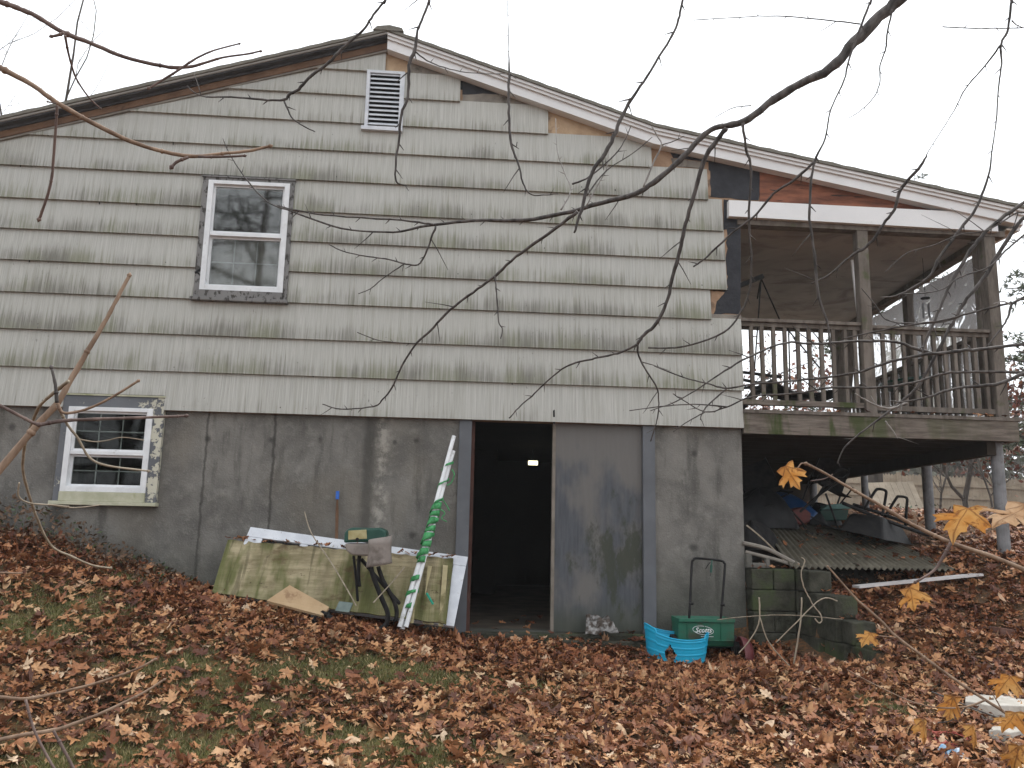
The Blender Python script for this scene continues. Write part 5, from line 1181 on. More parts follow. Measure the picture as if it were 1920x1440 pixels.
def pine(name, x, y, h, label, seed, z=None, r=.2, first=.2, n=34, wide=.26, dens=1):
    rn = random.Random(seed); z = Hs(x, y) if z is None else z; e = empty(name, (x, y, z), label, 'tree')
    mb = MB(); pts = [Vector((x+.1*math.sin(i*.9+seed), y, z+h*i/8)) for i in range(9)]; mb.tube(pts, [r*(1-i/8.6) for i in range(9)], 8); mb.build('trunk', TRUNK, e, smooth=True)
    bm_, nm_ = MB(), MB()
    for i in range(n):
        k = first+(1-first)*(i/n)**.9; L = h*wide*(1.05-k)*rn.uniform(.55, 1.15)+.25; a = rn.uniform(0, 6.28)
        p = Vector((x, y, z+h*k)); d = Vector((math.cos(a), math.sin(a), rn.uniform(-.1, .35))); q = [p+d*L*t+Vector((0, 0, -.10*L*t*t+.12*L*t*t*t)) for t in (0, .35, .7, 1)]
        bm_.tube(q, [.035*(1-t*.8)*L/1.5+.006 for t in (0, .35, .7, 1)], 4, cap=False)
        for c in range(int((7+L*9)*dens)):
            t = rn.uniform(.25, 1.05); s = rn.gauss(0, .16*L+.05)*(.4+t); cpt = p+d*L*t+Vector((-math.sin(a)*s, math.cos(a)*s, -.10*L*t*t+rn.gauss(.03, .06)*L**.5))
            for m_ in range(7):
                u = Vector((rn.gauss(0, 1)+d.x*.7, rn.gauss(0, 1)+d.y*.7, rn.gauss(.35, .7))).normalized()*rn.uniform(.10, .19); w = u.cross(Vector((rn.gauss(0, 1), rn.gauss(0, 1), 1))).normalized()*.017
                nm_.add([cpt-w, cpt+w, cpt+u], [(0, 1, 2)])
    bm_.build('limbs', TRUNK, e); nm_.build('needles', NEEDLE, e); return e
bg_pines = [(13.7, 9.0, 8.2, 3, 'green pine tree standing beyond the right corner of the porch'), (18.2, 14, 8.5, 5, 'pine tree behind the fence at the right edge'), (float(P(1712, 316, 29).x), 29.0, float(P(1712, 322, 29).z)-1.3, 8, 'tall pine whose tip shows above the porch roof'),
            (11.0, 12.5, 8.5, 11, 'pine seen through the plastic sheets of the porch')]
P0 = [pine('pine_tree', x, y, h, lb, sd_, n=46, dens=1.7, wide=.30) for x, y, h, sd_, lb in bg_pines]
bare_tree('bare_tree', 5.6, 21.5, 9.5, 'bare grey tree seen between the left porch balusters', 21, r=.16, first=.15)
bare_tree('bare_tree', 9.3, 24, 9, 'bare tree behind the left part of the porch railing, further right', 33, r=.15)
bare_tree('oak_tree', 12.4, 11.0, 4.6, 'young oak with russet leaves at the right edge beside the porch', 41, r=.07, leaves=RUSSET, nl=2600, first=.12, lsize=.10)
bare_tree('oak_tree', 13.2, 20.4, 5.6, 'oak with russet leaves behind the fence', 44, r=.09, leaves=RUSSET, nl=700, first=.12, lsize=.12)
bare_tree('bare_tree', -13.2, 12, 13, 'bare tree with fine twigs beyond the left eave', 55, r=.2, first=.35)
bare_tree('sapling', 10.9, 9.6, 2.6, 'thin leafless sapling standing in the yard before the fence', 60, r=.03, depth=3)
bare_tree('sapling', 9.1, 5.2, 2.3, 'thin dark sapling near the corner column', 63, r=.02, depth=3)
# woods behind the fence: single trees, copied from a few
wp = [pine('conifer', 4, 44, 12, 'green conifer in the misty woods behind the fence, far left', 71, n=26, dens=.7, wide=.3), pine('conifer', 9, 47, 10, 'green conifer in the misty woods behind the fence', 72, n=26, dens=.7, wide=.32)]
wb_ = [bare_tree('bare_tree', 14, 40, 10, 'leafless tree in the misty woods behind the fence', 73, depth=4), bare_tree('oak_tree', 19, 42, 8, 'russet leaved oak in the misty woods behind the fence', 74, depth=4, leaves=RUSSET, nl=2200, lsize=.2)]
for o in wp+wb_: o['group'] = 'trees of the misty woods'
spots = [(24, 44, 0), (29, 38, 1), (34, 46, 0), (39, 40, 3), (44, 47, 1), (50, 42, 0), (11.5, 52, 1), (17, 50, 0), (22, 54, 1), (28, 52, 0), (33, 34, 2), (38, 52, 1), (26, 33, 3), (47, 36, 2), (55, 48, 1), (21, 35, 2), (31, 42, 2), (6, 38, 3), (14.5, 33, 3), (42, 33, 3)]
protos = [wp[0], wp[1], wb_[0], wb_[1]]; plb = ['green conifer', 'broad green conifer', 'leafless tree', 'russet leaved oak']
rn_ = random.Random(5); FARS = []
for x_, y_, k in spots:
    c = copy_tree(protos[k]); c.location = (x_, y_, Hs(x_, y_)-.05); s_ = rn_.uniform(.6, .95); c.scale = (s_, s_, s_); c.rotation_euler = (0, 0, rn_.uniform(0, 6))
    c['label'] = ''; FARS.append((c, k)); c['group'] = 'misty %ss behind the fence' % plb[k]
for o, k in zip(protos, range(4)): o['group'] = 'misty %ss behind the fence' % plb[k]; FARS.append((o, k))
ORD = ['first', 'second', 'third', 'fourth', 'fifth', 'sixth', 'seventh', 'eighth', 'ninth']
for k in range(4):
    L_ = sorted([o for o, kk_ in FARS if kk_ == k], key=lambda o: (o.location.x-CAM.x)/(o.location.y-CAM.y))
    for i_, o in enumerate(L_): o['label'] = '%s in the misty woods, %s of its kind from the left' % (plb[k], ORD[i_])
# understory far off
def shrub_mass(name, n, x0, x1, y0, y1, hmax, mat, label, size=.16):
    x = rng.uniform(x0, x1, n); y = rng.uniform(y0, y1, n); hh = hmax*(.55+.45*np.sin(x*.9)*np.sin(x*.37+1)); z = H(x, y)+rng.random(n)**.8*hh
    a = rng.normal(size=(n, 3)); a /= np.linalg.norm(a, axis=1)[:, None]; b_ = np.cross(a, rng.normal(size=(n, 3))); b_ /= np.linalg.norm(b_, axis=1)[:, None]
    s = rng.uniform(.5, 1, n)[:, None]*size; c = np.stack([x, y, z], 1)
    V = np.stack([c-a*s, c+b_*s*.5, c+a*s, c-b_*s*.5], 1).reshape(-1, 3); i = (np.arange(n)*4)[:, None]
    o = fast_mesh(name, V, np.concatenate([i+[0, 1, 2], i+[0, 2, 3]]), mat); tag(o, label, 'undergrowth', kind='stuff')
m = Mat('far_foliage', rough=.9, spec=.1); g = m.nt.nodes.new('ShaderNodeNewGeometry')
m.col(m.ramp(g.outputs['Random Per Island'], [(0, (.10, .105, .08)), (.5, (.15, .15, .12)), (.75, (.18, .17, .14)), (.85, (.17, .10, .075)), (1, (.24, .14, .10))]))  # pale greyed tones put the mist's fade into the foliage colour
shrub_mass('undergrowth', 60000, 2, 62, 27, 40, 5.6, m.m, 'misty grey green undergrowth at the foot of the far woods', .30)
shrub_mass('weeds', 2600, 7.5, 15, 2.5, 12, .35, WEED, 'low green and brown weeds in the yard behind the porch', .05)
# dead weeds along the wall at left
x = rng.uniform(-4.9, -2.3, 1500); y = -rng.random(1500)**1.5*.55-.03; k = rng.random(1500)*np.clip((-x-2.2)/1.6, .15, 1)*.33
n = len(x); a = rng.normal(size=(n, 3)); a /= np.linalg.norm(a, axis=1)[:, None]; b_ = np.cross(a, rng.normal(size=(n, 3))); b_ /= np.linalg.norm(b_, axis=1)[:, None]; s = rng.uniform(.012, .034, n)[:, None]; c = np.stack([x, y, H(x, y)+k+.02], 1)
V = np.stack([c-a*s, c+b_*s*.5, c+a*s, c-b_*s*.5], 1).reshape(-1, 3); i = (np.arange(n)*4)[:, None]
tag(fast_mesh('weeds', V, np.concatenate([i+[0, 1, 2], i+[0, 2, 3]]), WEED), 'dead brown and green weeds growing along the wall below the basement window', 'weeds', kind='stuff')
mb = MB()
for k in range(60):
    x_ = random.uniform(-4.8, -2.6); y_ = -random.uniform(.03, .4); z_ = Hs(x_, y_); h_ = random.uniform(.1, .38)*min(1, (-x_-2.2)/1.6)
    mb.tube([(x_, y_, z_), (x_+random.gauss(0, .03), y_+random.gauss(0, .03), z_+h_*.5), (x_+random.gauss(0, .08), y_+random.gauss(0, .05), z_+h_)], [.003, .0025, .001], 3)
tag(mb.build('weed_stalks', BARK3), 'dry upright weed stalks along the wall below the basement window', 'weeds', kind='stuff')

# ================================================================== BRANCHES IN THE FOREGROUND
def pxw(pts, D):                             # [(u,v,width_px)] at distance D (scalar or (start,end)) -> points, radii
    n = len(pts); d0, d1 = D if hasattr(D, '__len__') else (D, D); L = [0]
    for a, b in zip(pts, pts[1:]): L.append(L[-1]+math.hypot(b[0]-a[0], b[1]-a[1]))
    PP, RR = [], []
    for (u, v, w), l in zip(pts, L):
        t = l/max(L[-1], 1); d = d0+(d1-d0)*t; PP.append(CAM+ray(u, v)*d); RR.append(w*.84/2/F*d)
    return PP, RR
def lim(w0, w1, *pts):
    n = len(pts); return [(u, v, w0+(w1-w0)*(i/(n-1))**.8) for i, (u, v) in enumerate(pts)]
def twigmesh(pts, D, spur=0, seed=0, buds=0):
    rn = random.Random(seed); PP, RR = pxw(pts, D); K = 5; SP = smooth_path(PP, K); SR = []
    for i in range(len(RR)-1):
        for j in range(K): SR.append(RR[i]+(RR[i+1]-RR[i])*j/K)
    SR.append(RR[-1])
    if len(SP) < 3: SP, SR = PP, RR
    SP = [p+Vector((rn.gauss(0, 1), rn.gauss(0, 1), rn.gauss(0, 1)))*SR[i]*(.05 if buds else .10 if SR[i] > .008 else .2) for i, p in enumerate(SP)]; SP[0] = PP[0]
    SR = [r*(1+rn.uniform(-.08, .12)) for r in SR]
    mb = MB(); mb.tube(SP, SR, 7)
    if spur:                                  # short spur shoots and buds
        acc = rn.uniform(0, spur); side = 1
        for i in range(1, len(SP)-1):
            seg = (SP[i]-SP[i-1]).length; acc += seg
            if acc > spur:
                acc = rn.uniform(-.3, .2)*spur; d = (SP[i+1]-SP[i]).normalized(); s = (d.cross(FW)*side+FW*rn.uniform(-.3, .3)).normalized(); side = -side if rn.random() < .8 else side
                L = rn.uniform(.018, .038)*(rn.uniform(2, 4.5) if rn.random() < .13 else 1); r = min(SR[i]*.6, .0028); p = SP[i]
                mb.tube([p, p+(d*.55+s*.6)*L*.55, p+(d*.9+s*.9)*L], [r*1.25, r, r*.35], 5)
    if buds:
        for i in range(3, len(SP)-1, buds):
            d = (SP[i+1]-SP[i]).normalized(); mb.tube([SP[i]-d*SR[i]*.9, SP[i], SP[i]+d*SR[i]*.9], [SR[i]*.95, SR[i]*1.35, SR[i]*.95], 7)
        d = (SP[-1]-SP[-2]).normalized(); mb.tube([SP[-1]-d*SR[-1]*1, SP[-1]+d*SR[-1]*.8, SP[-1]+d*SR[-1]*2.6], [SR[-1], SR[-1]*1.7, SR[-1]*.3], 7)
    return mb
def runon(pts, by=620):                      # carry a branch on outside the frame towards its tree
    (u0, v0, w0), (u1, v1, w1) = pts[0], pts[1]
    if 0 <= u0 <= 1920 and 0 <= v0 <= 1440: return pts
    L = math.hypot(u0-u1, v0-v1); du, dv = (u0-u1)/L*by, (v0-v1)/L*by
    return [(u0+du, v0+dv, w0*1.5), (u0+du*.5, v0+dv*.5, w0*1.25)]+list(pts)
def branch(name, label, mains, twigs, mat=BARK1, spur=.09, buds=0, cat='branch', tmat=None):
    mains = [(runon(p), D) for p, D in mains]; twigs = [(runon(t[0]),)+tuple(t[1:]) for t in twigs]
    PP, _ = pxw(mains[0][0], mains[0][1]); e = empty(name, tuple(PP[0]), label, cat)
    for k, (pts, D) in enumerate(mains): twigmesh(pts, D, spur, hash(name)*0+k*7+len(pts), buds).build('limb' if k == 0 or True else '', mat, e, smooth=True)
    for k, tw in enumerate(twigs):
        pts, D = tw[0], tw[1]; mt = tw[2] if len(tw) > 2 else (tmat or mat)
        twigmesh(pts, D, spur, 100+k*13+len(pts), buds).build('twig', mt, e, smooth=True)
    return e
D1 = 3.6
branch('tree_branch', 'longest dark branch sweeping from the upper right corner across the siding to the upper window',
  [([(1710, -25, 34), (1660, 22, 30), (1600, 80, 27), (1555, 128, 24), (1490, 163, 20), (1440, 195, 19), (1395, 228, 17), (1340, 240, 14), (1310, 262, 13), (1283, 292, 13), (1233, 337, 13), (1190, 363, 12), (1117, 383, 11), (1070, 397, 10), (983, 413, 9), (893, 413, 7.5), (800, 423, 6.5), (737, 435, 4.5), (640, 428, 4), (550, 397, 4), (500, 377, 3.5), (460, 333, 3), (433, 293, 2.6), (418, 260, 2)], (3.2, 4.6))],
  [(lim(5, 3, (812, 421), (753, 413), (627, 405), (550, 393), (520, 385)), (4.2, 4.6)),
   (lim(5, 2.5, (817, 424), (802, 465), (790, 490), (780, 497), (757, 494), (723, 485), (683, 480), (640, 470), (617, 458)), (4.2, 4.5)),
   (lim(3, 2, (760, 494), (735, 510), (712, 527), (695, 541), (672, 551)), 4.35),
   (lim(8, 2.5, (1083, 397), (1030, 437), (967, 482), (928, 518), (887, 548), (843, 582), (807, 620), (782, 643), (753, 687), (735, 727), (715, 752), (700, 762), (640, 767), (605, 758)), (4.0, 5.0)),
   (lim(3, 2, (782, 644), (753, 643), (710, 638), (670, 623)), (4.6, 4.7)),
   (lim(4, 2.5, (928, 518), (930, 540), (933, 570), (935, 603), (942, 617), (939, 635)), 4.3),
   (lim(12, 7, (1362, 240), (1345, 262), (1320, 300), (1300, 370), (1283, 430), (1272, 480), (1260, 523), (1250, 567), (1230, 607), (1207, 628), (1195, 645)), (3.5, 3.9)),
   (lim(6, 2.5, (1195, 645), (1170, 658), (1140, 667), (1110, 673), (1073, 682), (1047, 697), (1020, 720), (997, 743), (977, 760), (955, 784)), (3.9, 4.4)),
   (lim(5, 2.5, (1195, 645), (1198, 667), (1213, 697), (1232, 727), (1235, 757), (1232, 787), (1220, 827)), (3.9, 4.1)),
   (lim(7, 4, (1393, 230), (1398, 277), (1408, 317), (1404, 410), (1408, 480), (1406, 540), (1390, 583), (1357, 623), (1280, 650), (1215, 652)), (3.4, 3.9)),
   (lim(4, 2, (1613, 45), (1553, 38), (1457, 30), (1373, 33), (1300, 38)), (3.3, 3.6)),
   (lim(3, 1.5, (1408, 198), (1380, 201), (1362, 208), (1338, 222)), 3.5),
   (lim(5, 1.6, (1673, 18), (1663, 67), (1661, 90), (1650, 123), (1650, 153), (1638, 183), (1610, 210), (1590, 222)), (3.2, 3.5)),
   (lim(4, 1.5, (1052, 393), (1070, 357), (1056, 318), (1045, 283), (1042, 222)), (4.0, 4.2), BARKP), (lim(4, 1.8, (1100, 367), (1137, 320), (1187, 287), (1223, 257)), 4.0), (lim(4, 2, (1100, 385), (1122, 345), (1137, 317), (1142, 280)), 4.0, BARKP),
   (lim(5, 2, (1073, 345), (1107, 330), (1153, 290), (1172, 262), (1183, 236)), 3.9), (lim(5, 2.5, (1207, 350), (1223, 310), (1240, 272), (1232, 255), (1222, 237)), 3.8, BARKP), (lim(3, 2, (1240, 272), (1262, 265), (1283, 255)), 3.8)])
branch('hanging_branch', 'straight dark branch hanging from the top edge over the white rake board to mid wall', [([(1284, -20, 6), (1270, 43, 6), (1250, 83, 6), (1213, 143, 6), (1183, 187, 8), (1163, 227, 9), (1140, 277, 10), (1110, 327, 9), (1090, 393, 8), (1077, 437, 5)], (2.6, 2.9))], [(lim(5, 2, (1183, 185), (1172, 188), (1160, 190)), 2.7)])
branch('hanging_branch', 'dark branch hanging from the top edge past the gable vent', [([(808, -20, 6), (805, 0, 6), (795, 28, 6), (783, 57, 6), (778, 93, 9), (767, 123, 8), (765, 180, 7), (753, 213, 6.5), (748, 260, 6), (743, 300, 5), (743, 340, 4), (763, 348, 3)], (2.9, 3.3))],
  [(lim(4, 1.6, (779, 97), (807, 117), (853, 132), (905, 138), (950, 138)), (2.95, 3.3))])
branch('hanging_branch', 'thin branch hanging down right of the gable vent', [([(951, -20, 1.5), (952, 20, 1.6), (953, 57, 2), (954, 95, 2), (955, 137, 6), (953, 180, 6), (955, 233, 6), (960, 277, 6), (972, 307, 5), (983, 350, 4), (998, 365, 3.4), (1020, 366, 3), (1047, 363, 2)], (3.3, 3.4))], [(lim(3, 2, (959, 268), (967, 275), (970, 266)), 3.3)])
branch('hanging_branch', 'dark branch left of the gable vent forking into two thin twigs', [([(728, -20, 5), (722, 0, 5), (700, 28, 5.5), (680, 57, 6), (640, 93, 7), (617, 117, 7), (583, 143, 7), (560, 167, 7), (543, 177, 7), (530, 188, 6), (493, 187, 5), (433, 182, 4), (377, 180, 3), (350, 160, 2)], (3.0, 3.7))],
  [(lim(5, 2.5, (533, 190), (547, 220), (567, 235), (590, 247)), 3.5)])
D4 = 3.3
branch('hanging_branch', 'dark twig hanging from the top edge down over the white header board', [([(1637, -20, 5), (1633, 0, 5), (1620, 33, 6), (1593, 107, 5), (1583, 150, 4), (1557, 207, 3.5), (1547, 260, 4), (1527, 303, 6), (1520, 350, 6), (1518, 410, 6), (1527, 480, 6), (1535, 557, 6), (1550, 603, 5.5), (1559, 660, 4)], (3.0, 3.4))],
  [(lim(7, 4, (1526, 304), (1485, 340), (1450, 363), (1420, 400), (1373, 437), (1327, 480), (1300, 500)), (3.2, 3.5))])
branch('hanging_branch', 'slender branch curving from above the porch roof down to its ceiling', [([(1777, 227, 2), (1757, 258, 1.8), (1740, 285, 2), (1727, 310, 7), (1690, 353, 8), (1677, 393, 7), (1657, 420, 7), (1630, 457, 7), (1593, 482, 6), (1555, 515, 5), (1520, 532, 3)], (3.1, 3.5))], [(lim(4, 2, (1690, 353), (1682, 360), (1674, 360)), 3.2)])
branch('hanging_branch', 'long thin branch falling from the top right corner to the porch opening', [([(1899, -20, 6), (1897, 0, 6), (1890, 53, 6), (1877, 83, 6), (1878, 120, 4.5), (1872, 167, 3.5), (1868, 227, 3), (1860, 283, 3), (1853, 330, 5), (1830, 390, 6.5), (1800, 430, 7), (1763, 480, 7), (1740, 520, 6), (1687, 552, 5), (1652, 558, 3)], (2.8, 3.4))],
  [(lim(5, 1.8, (1877, 84), (1847, 123), (1810, 167), (1793, 200), (1777, 227)), (2.9, 3.2)), (lim(3, 3, (1767, 50), (1800, 52), (1840, 53), (1887, 53), (1930, 52)), 2.9), (lim(4, 2, (1897, 38), (1905, 46), (1918, 52)), 2.85)])
D5 = 3.4
branch('low_branch', 'dark branch from the right edge curving down before the railing to the deck beam', [([(1940, 365, 9), (1867, 417, 9), (1835, 450, 9), (1813, 480, 8), (1777, 543, 8), (1757, 590, 7), (1735, 640, 5), (1728, 672, 3)], (3.0, 3.3)),
  ([(1940, 385, 9), (1905, 425, 9), (1870, 480, 10), (1843, 523, 9), (1813, 560, 8), (1790, 600, 8), (1773, 630, 8), (1747, 680, 7), (1723, 723, 7), (1693, 751, 7), (1647, 787, 5), (1613, 813, 4), (1583, 840, 3.5), (1570, 870, 2)], (2.9, 3.5))],
  [(lim(5, 2, (1813, 588), (1757, 605), (1670, 603), (1640, 570), (1615, 540)), 3.2), (lim(6, 3, (1897, 567), (1855, 578), (1813, 588), (1770, 600), (1690, 612), (1640, 622), (1580, 635)), (3.0, 3.3)), (lim(6, 3, (1700, 755), (1673, 765), (1647, 762), (1620, 748), (1603, 738)), 3.3, BARKP),
   (lim(5, 3, (1940, 425), (1885, 470), (1855, 500), (1800, 520), (1760, 545), (1690, 552)), 3.1), (lim(4, 2, (1940, 395), (1905, 400), (1855, 430), (1800, 440), (1750, 460), (1700, 475), (1660, 510)), 3.2), (lim(4, 2, (1660, 790), (1672, 805), (1683, 822)), 3.3, BARKP)])
branch('low_branch', 'uppermost of the long pale edged branches crossing before the porch railing', [([(1945, 640, 8), (1920, 645, 8), (1860, 652, 8), (1800, 658, 8), (1747, 662, 8), (1680, 642, 6.5), (1613, 640, 6), (1527, 645, 6), (1473, 643, 5), (1403, 670, 5), (1347, 703, 4), (1280, 747, 3), (1220, 770, 2)], (2.9, 3.6))],
  [(lim(7, 3, (1747, 662), (1673, 677), (1613, 697), (1553, 707), (1480, 715), (1413, 720), (1363, 728), (1330, 720), (1280, 707), (1227, 686)), (3.1, 3.6)), (lim(4, 2.5, (1363, 728), (1330, 757), (1318, 772), (1313, 787)), 3.5), (lim(3, 2, (1527, 645), (1500, 625), (1485, 610)), 3.3)])
branch('low_branch', 'middle long branch crossing before the railing to the siding corner', [([(1945, 697, 7), (1920, 698, 7), (1830, 697, 6), (1773, 700, 6), (1713, 717, 5.5), (1643, 727, 5.5), (1560, 727, 5), (1490, 738, 4.5), (1413, 743, 4), (1363, 763, 3.5), (1323, 772, 3), (1280, 750, 2.5), (1262, 738, 2)], (2.9, 3.6))],
  [(lim(4, 2, (1363, 763), (1300, 758), (1240, 762), (1180, 770)), 3.5), (lim(3, 2, (1323, 772), (1290, 790), (1262, 810)), 3.5)])
branch('low_branch', 'lowest branch at the right edge crossing before the railing', [([(1945, 688, 9), (1920, 700, 9), (1867, 720, 8), (1793, 728, 7), (1730, 747, 5), (1693, 753, 4), (1670, 752, 3)], (2.9, 3.1))], [])
branch('low_branch', 'thin branch at the far right edge below the porch eave', [([(1945, 545, 6), (1915, 560, 6), (1897, 572, 6), (1888, 600, 5), (1870, 625, 4), (1850, 650, 2.5)], 3.0)], [(lim(4, 2, (1897, 572), (1880, 565), (1862, 570)), 3.0, BARKP)])
branch('maple_branch', 'thick reddish brown twig entering at the upper left corner above the eave', [([(-25, -8, 13), (0, 3, 13), (33, 15, 12), (67, 30, 11), (117, 60, 11), (167, 80, 10), (233, 107, 8.5), (300, 123, 8), (333, 127, 9), (367, 123, 7), (417, 108, 5), (460, 102, 4.5), (488, 96, 4)], (1.7, 1.9))],
  [(lim(7, 6, (120, 62), (108, 66), (98, 68)), 1.75), (lim(6, 3, (122, 67), (130, 107), (143, 147), (167, 183), (188, 203)), (1.75, 1.95)), (lim(6, 3.4, (340, 128), (367, 110), (400, 95), (448, 82)), 1.85), (lim(6, 5, (342, 127), (310, 147), (280, 165)), 1.85)], mat=BARK3, spur=0, buds=14)
branch('maple_branch', 'long tan twig from the left edge with a tail hanging before the siding', [([(-25, 110, 13), (0, 127, 13), (57, 157, 12), (103, 190, 11), (167, 227, 10.5), (233, 260, 10), (283, 278, 9), (333, 290, 9), (373, 293, 9), (417, 288, 7), (467, 283, 7), (505, 274, 6)], (1.6, 1.8))],
  [(lim(6, 5, (372, 294), (415, 294), (458, 292)), 1.75), (lim(7, 7, (353, 295), (333, 303), (323, 312)), 1.75), (lim(6, 6, (107, 197), (105, 233), (100, 300), (97, 333), (88, 370), (74, 410)), (1.65, 1.75)), (lim(4, 3, (105, 194), (97, 192), (90, 191)), 1.65)], mat=BARK2, spur=0, buds=13, tmat=BARK3)
branch('maple_sapling', 'tan sapling stem rising from the left edge across the basement window with paired twigs', [([(-45, 940, 17), (0, 880, 15), (70, 797, 14), (107, 757, 13), (130, 717, 12), (163, 660, 10.5), (200, 597, 9), (230, 540, 8), (242, 518, 7)], (1.5, 1.75))],
  [(lim(7, 5, (108, 757), (117, 773), (140, 773), (173, 763), (213, 743), (258, 715)), 1.6), (lim(8, 6, (107, 755), (104, 722), (97, 690)), 1.6, BARK1), (lim(6, 4, (107, 760), (127, 797), (147, 823), (167, 857), (200, 873), (277, 883)), (1.6, 1.7), VINE), (lim(9, 6, (73, 797), (110, 790), (153, 787), (240, 784), (348, 780)), (1.58, 1.7), BARK3),
   (lim(7, 7, (-20, 750), (0, 760), (57, 790), (72, 796)), 1.58, BARK3), (lim(8, 4, (128, 715), (100, 737), (73, 763), (60, 795), (47, 833), (43, 880), (53, 923), (65, 960), (80, 997), (100, 1027), (133, 1043), (173, 1060), (207, 1065)), (1.6, 2.4), VINE),
   (lim(4, 3, (36, 905), (35, 930), (55, 943), (100, 947), (127, 950)), (1.8, 1.9), VINE), (lim(3, 2, (100, 948), (140, 952), (187, 947)), (1.9, 2.0), VINE), (lim(3, 2, (147, 823), (175, 828), (200, 826), (230, 820), (268, 825)), 1.65, VINE)], mat=BARK2, spur=0, buds=16, cat='sapling')
branch('maple_twig', 'tan twig low at the left edge above the leaves, upper of the two', [([(-25, 1306, 7), (0, 1307, 7), (50, 1310, 7), (117, 1297, 6), (183, 1280, 6), (250, 1257, 5), (290, 1237, 4)], (1.5, 1.6))], [(lim(6, 5, (48, 1312), (60, 1357), (77, 1397), (107, 1450)), (1.52, 1.5))], mat=BARK2, spur=0, buds=18, tmat=BARK3)
branch('maple_twig', 'tan twig low at the left edge above the leaves, lower of the two', [([(-25, 1394, 8), (0, 1387, 8), (50, 1377, 8), (107, 1368, 8), (150, 1353, 7), (200, 1333, 6.5), (267, 1300, 5), (307, 1275, 4)], (1.45, 1.6))], [(lim(6, 6, (100, 1370), (120, 1407), (143, 1450)), 1.48)], mat=BARK2, spur=0, buds=18, tmat=BARK3)
branch('bare_shoot', 'short pinkish shoot at the left edge above the leaf litter', [([(-20, 1073, 4), (10, 1074, 4), (42, 1075, 3)], 1.8)], [], mat=BARK2, spur=0)
# maple shoots with hanging orange leaves on the right
def hang_leaf(parent, u, v, D, size_px, ang, mat=MAPLE, fold=.25, face=(0, 0), squash=1.0, name='leaf'):
    c = CAM+ray(u, v)*D; s = size_px/F*D; o = np.array(MAPLE_O); a = math.radians(ang)
    X_ = RI*math.cos(a)+UP*math.sin(a); Y_ = -RI*math.sin(a)+UP*math.cos(a)
    X_ = (X_*math.cos(face[0])+FW*math.sin(face[0])); Y_ = (Y_*math.cos(face[1])+FW*math.sin(face[1])); N_ = X_.cross(Y_)
    vs = []; uvs = []; rn = random.Random(int(u*7+v)); bend = rn.uniform(-.5, .6); rings = (1.0, .72, .42)
    for r in rings:
        for x_, y_ in o:
            xx, yy = x_*r, .38+(y_-.38)*r
            z_ = fold*abs(xx)*1.1+.10*math.sin(yy*7+xx*3)*r+rn.gauss(0, .018)
            uvs.append((.5+xx*.5, .25+yy*.5)); vs.append(c+(X_*xx*squash+Y_*(yy-.4)+N_*(z_+bend*(yy-.4)**2))*s)
    vs.append(c+(Y_*-.02)*s); uvs.append((.5, .44)); n = len(o); mb = MB(); mb.uv = dict(enumerate(uvs)); fs = []
    for k in range(len(rings)-1):
        for i in range(n): fs.append((k*n+i, k*n+(i+1) % n, (k+1)*n+(i+1) % n, (k+1)*n+i))
    k = len(rings)-1
    for i in range(n): fs.append((k*n+i, k*n+(i+1) % n, (k+1)*n))
    mb.add(vs, fs); return mb.build(name, mat, parent, smooth=True)
e = branch('maple_shoot', 'tan shoot entering from the right edge under the porch, carrying three large orange leaves', [([(1950, 1082, 10), (1920, 1068, 10), (1856, 1042, 9.5), (1783, 1018, 10), (1710, 983, 8), (1652, 948, 7), (1593, 915, 6.5), (1550, 889, 6), (1513, 870, 6)], (1.5, 1.7))],
  [(lim(3, 3, (1513, 870), (1503, 869), (1497, 876), (1490, 885)), 1.7), (lim(8, 5, (1783, 1018), (1768, 1045), (1751, 1070), (1717, 1091)), 1.55, BARK3), (lim(6, 5, (1783, 1018), (1783, 1005), (1784, 998)), 1.55, BARK3), (lim(3, 2, (1520, 902), (1545, 898), (1560, 890)), 1.7, BARK3)], mat=BARK2, spur=0, buds=12)
hang_leaf(e, 1484, 892, 1.7, 58, 215, fold=.45, face=(.3, .2), squash=.75); hang_leaf(e, 1800, 975, 1.5, 84, 172, fold=.15, face=(.1, .5), squash=.95); hang_leaf(e, 1897, 965, 1.35, 95, 160, MAPLEP, .3, (.2, .9), 1.0)
e = branch('maple_shoot', 'thin tan shoot slanting to the lower right corner before the leaf litter', [([(1945, 1372, 7), (1920, 1360, 7), (1880, 1333, 7), (1813, 1290, 6.5), (1747, 1243, 6.5), (1680, 1193, 6), (1652, 1164, 5.5), (1613, 1130, 5), (1593, 1109, 5), (1553, 1063, 3.5)], (1.6, 1.9))],
  [(lim(5, 2, (1847, 1313), (1813, 1325), (1763, 1327), (1713, 1317), (1647, 1287), (1590, 1257)), (1.65, 1.8)), (lim(3, 4, (1747, 1297), (1813, 1323), (1863, 1343), (1930, 1368)), (1.75, 1.6), BARK1), (lim(2, 2, (1680, 1195), (1655, 1193), (1632, 1188)), 1.8), (lim(4, 2, (1813, 1323), (1800, 1340), (1780, 1352), (1760, 1355)), 1.7, BARK1), (lim(3, 2, (1880, 1333), (1860, 1300), (1832, 1267)), 1.65)], mat=BARK2, spur=0, buds=14)
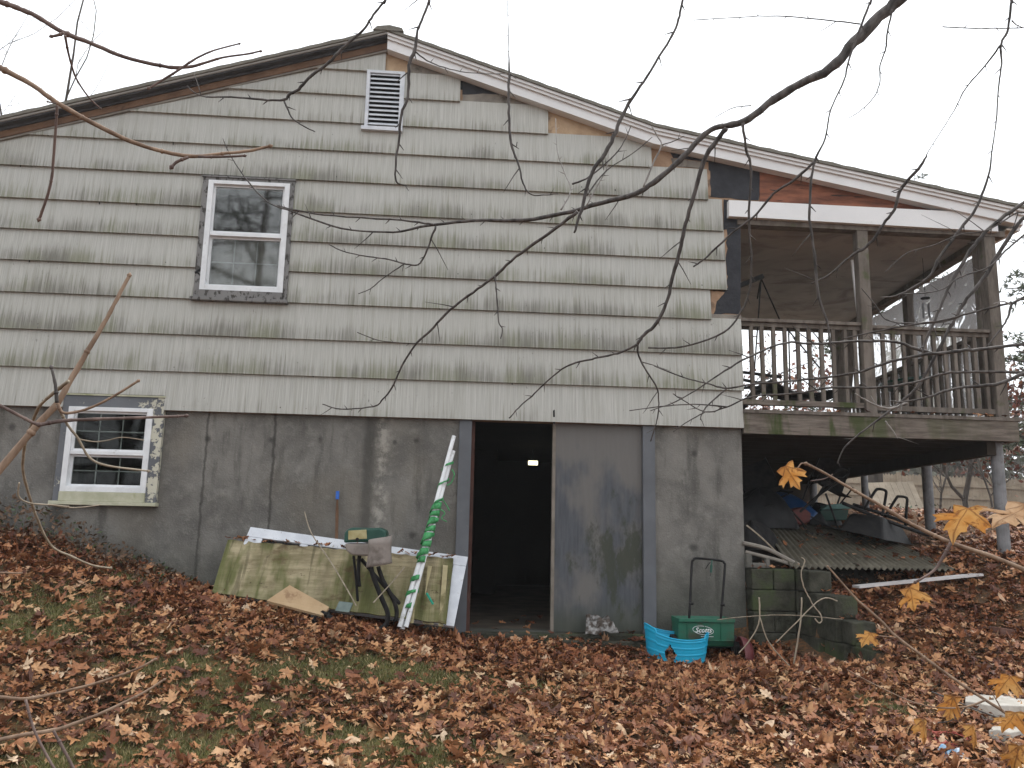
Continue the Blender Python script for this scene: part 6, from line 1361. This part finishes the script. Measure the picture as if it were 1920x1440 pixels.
for a_ in ((1710, 1122, 1.75, 58, 200, .35, (.2, .3), .8), (1625, 1196, 1.8, 36, 160, .3, (.2, .4), .9), (1783, 1328, 1.7, 56, 175, .6, (.7, .2), .6), (1733, 1368, 1.7, 50, 185, .6, (.9, .1), .5), (1828, 1376, 1.65, 46, 190, .6, (1.0, .1), .5), (1883, 1282, 1.6, 56, 165, .4, (.4, .4), .8), (1893, 1352, 1.6, 56, 170, .35, (.4, .5), .8), (1906, 1420, 1.55, 60, 180, .4, (.6, .3), .7)):
    u, v, D, s, an, fo, fa, sq_ = a_; hang_leaf(e, u, v, D, s, an, MAPLE, fo, fa, sq_)
# one yellow leaf high on the right branch, wind-fallen shoots by the block wall
for pts, Dd, lb in ((lim(2.5, 3, (1502, 1045), (1509, 1052), (1502, 1073), (1505, 1093), (1513, 1113), (1525, 1135), (1537, 1150), (1541, 1163), (1536, 1168), (1528, 1160)), 6.2, 'curling pale vine hanging before the block wall'),
                    (lim(3.5, 2.5, (1423, 1120), (1424, 1160), (1417, 1182), (1400, 1208), (1385, 1225)), 6.4, 'upright dry vine left before the block wall'), (lim(2.5, 2.5, (1425, 1158), (1436, 1193), (1455, 1222), (1480, 1248)), 6.3, 'dry vine arching down to the leaves before the block wall'),
                    (lim(3, 4, (1503, 1120), (1500, 1173), (1488, 1245)), 6.3, 'straight dry stick standing before the block wall'), (lim(2.5, 2.5, (1570, 1127), (1540, 1123), (1493, 1167), (1455, 1205)), 6.25, 'thin dry cane slanting before the block wall'),
                    (lim(1.6, 1.6, (1345, 1162), (1400, 1156), (1480, 1153), (1580, 1161)), 6.6, 'fine horizontal tendril crossing before the block wall')):
    mb = twigmesh(pts, Dd, 0, 3); tag(mb.build('dry_vine', VINE, smooth=True), lb, 'vine')

# ================================================================== TREES BEHIND THE CAMERA (seen in the window glass)
pine('pine_tree', -9.8, -20, 21, 'dense pine reflected at the left of the window glass', 96, z=-.8, first=.1, wide=.36, dens=1.3); pine('pine_tree', -6.6, -19, 20, 'dense pine reflected in the middle of the window glass', 97, z=-.8, first=.1, wide=.36, dens=1.3)
pine('pine_tree', -7, -24, 13, 'tall pine reflected in the upper window', 91, z=-.8, first=.1, wide=.34); pine('pine_tree', -2, -27, 12, 'broad pine reflected in the window glass', 92, z=-.8, first=.1, wide=.34); 
bare_tree('bare_tree', -12, -22, 13, 'bare tree reflected in the window glass', 93, r=.2, z=-.8)

# ================================================================== HAZE
hz = MB(); hz.box(-60, 80, -40, 75, -2.5, 24)
hm = bpy.data.materials.new('haze_air'); hm.use_nodes = True; hm.node_tree.nodes.clear()
out = hm.node_tree.nodes.new('ShaderNodeOutputMaterial'); pv = hm.node_tree.nodes.new('ShaderNodeVolumePrincipled')
pv.inputs['Color'].default_value = (.93, .95, .97, 1); pv.inputs['Density'].default_value = .0013; pv.inputs['Anisotropy'].default_value = .3
hm.node_tree.links.new(pv.outputs[0], out.inputs['Volume'])
tag(hz.build('haze', hm), kind='stuff', label='thin grey autumn haze over the yard and woods')
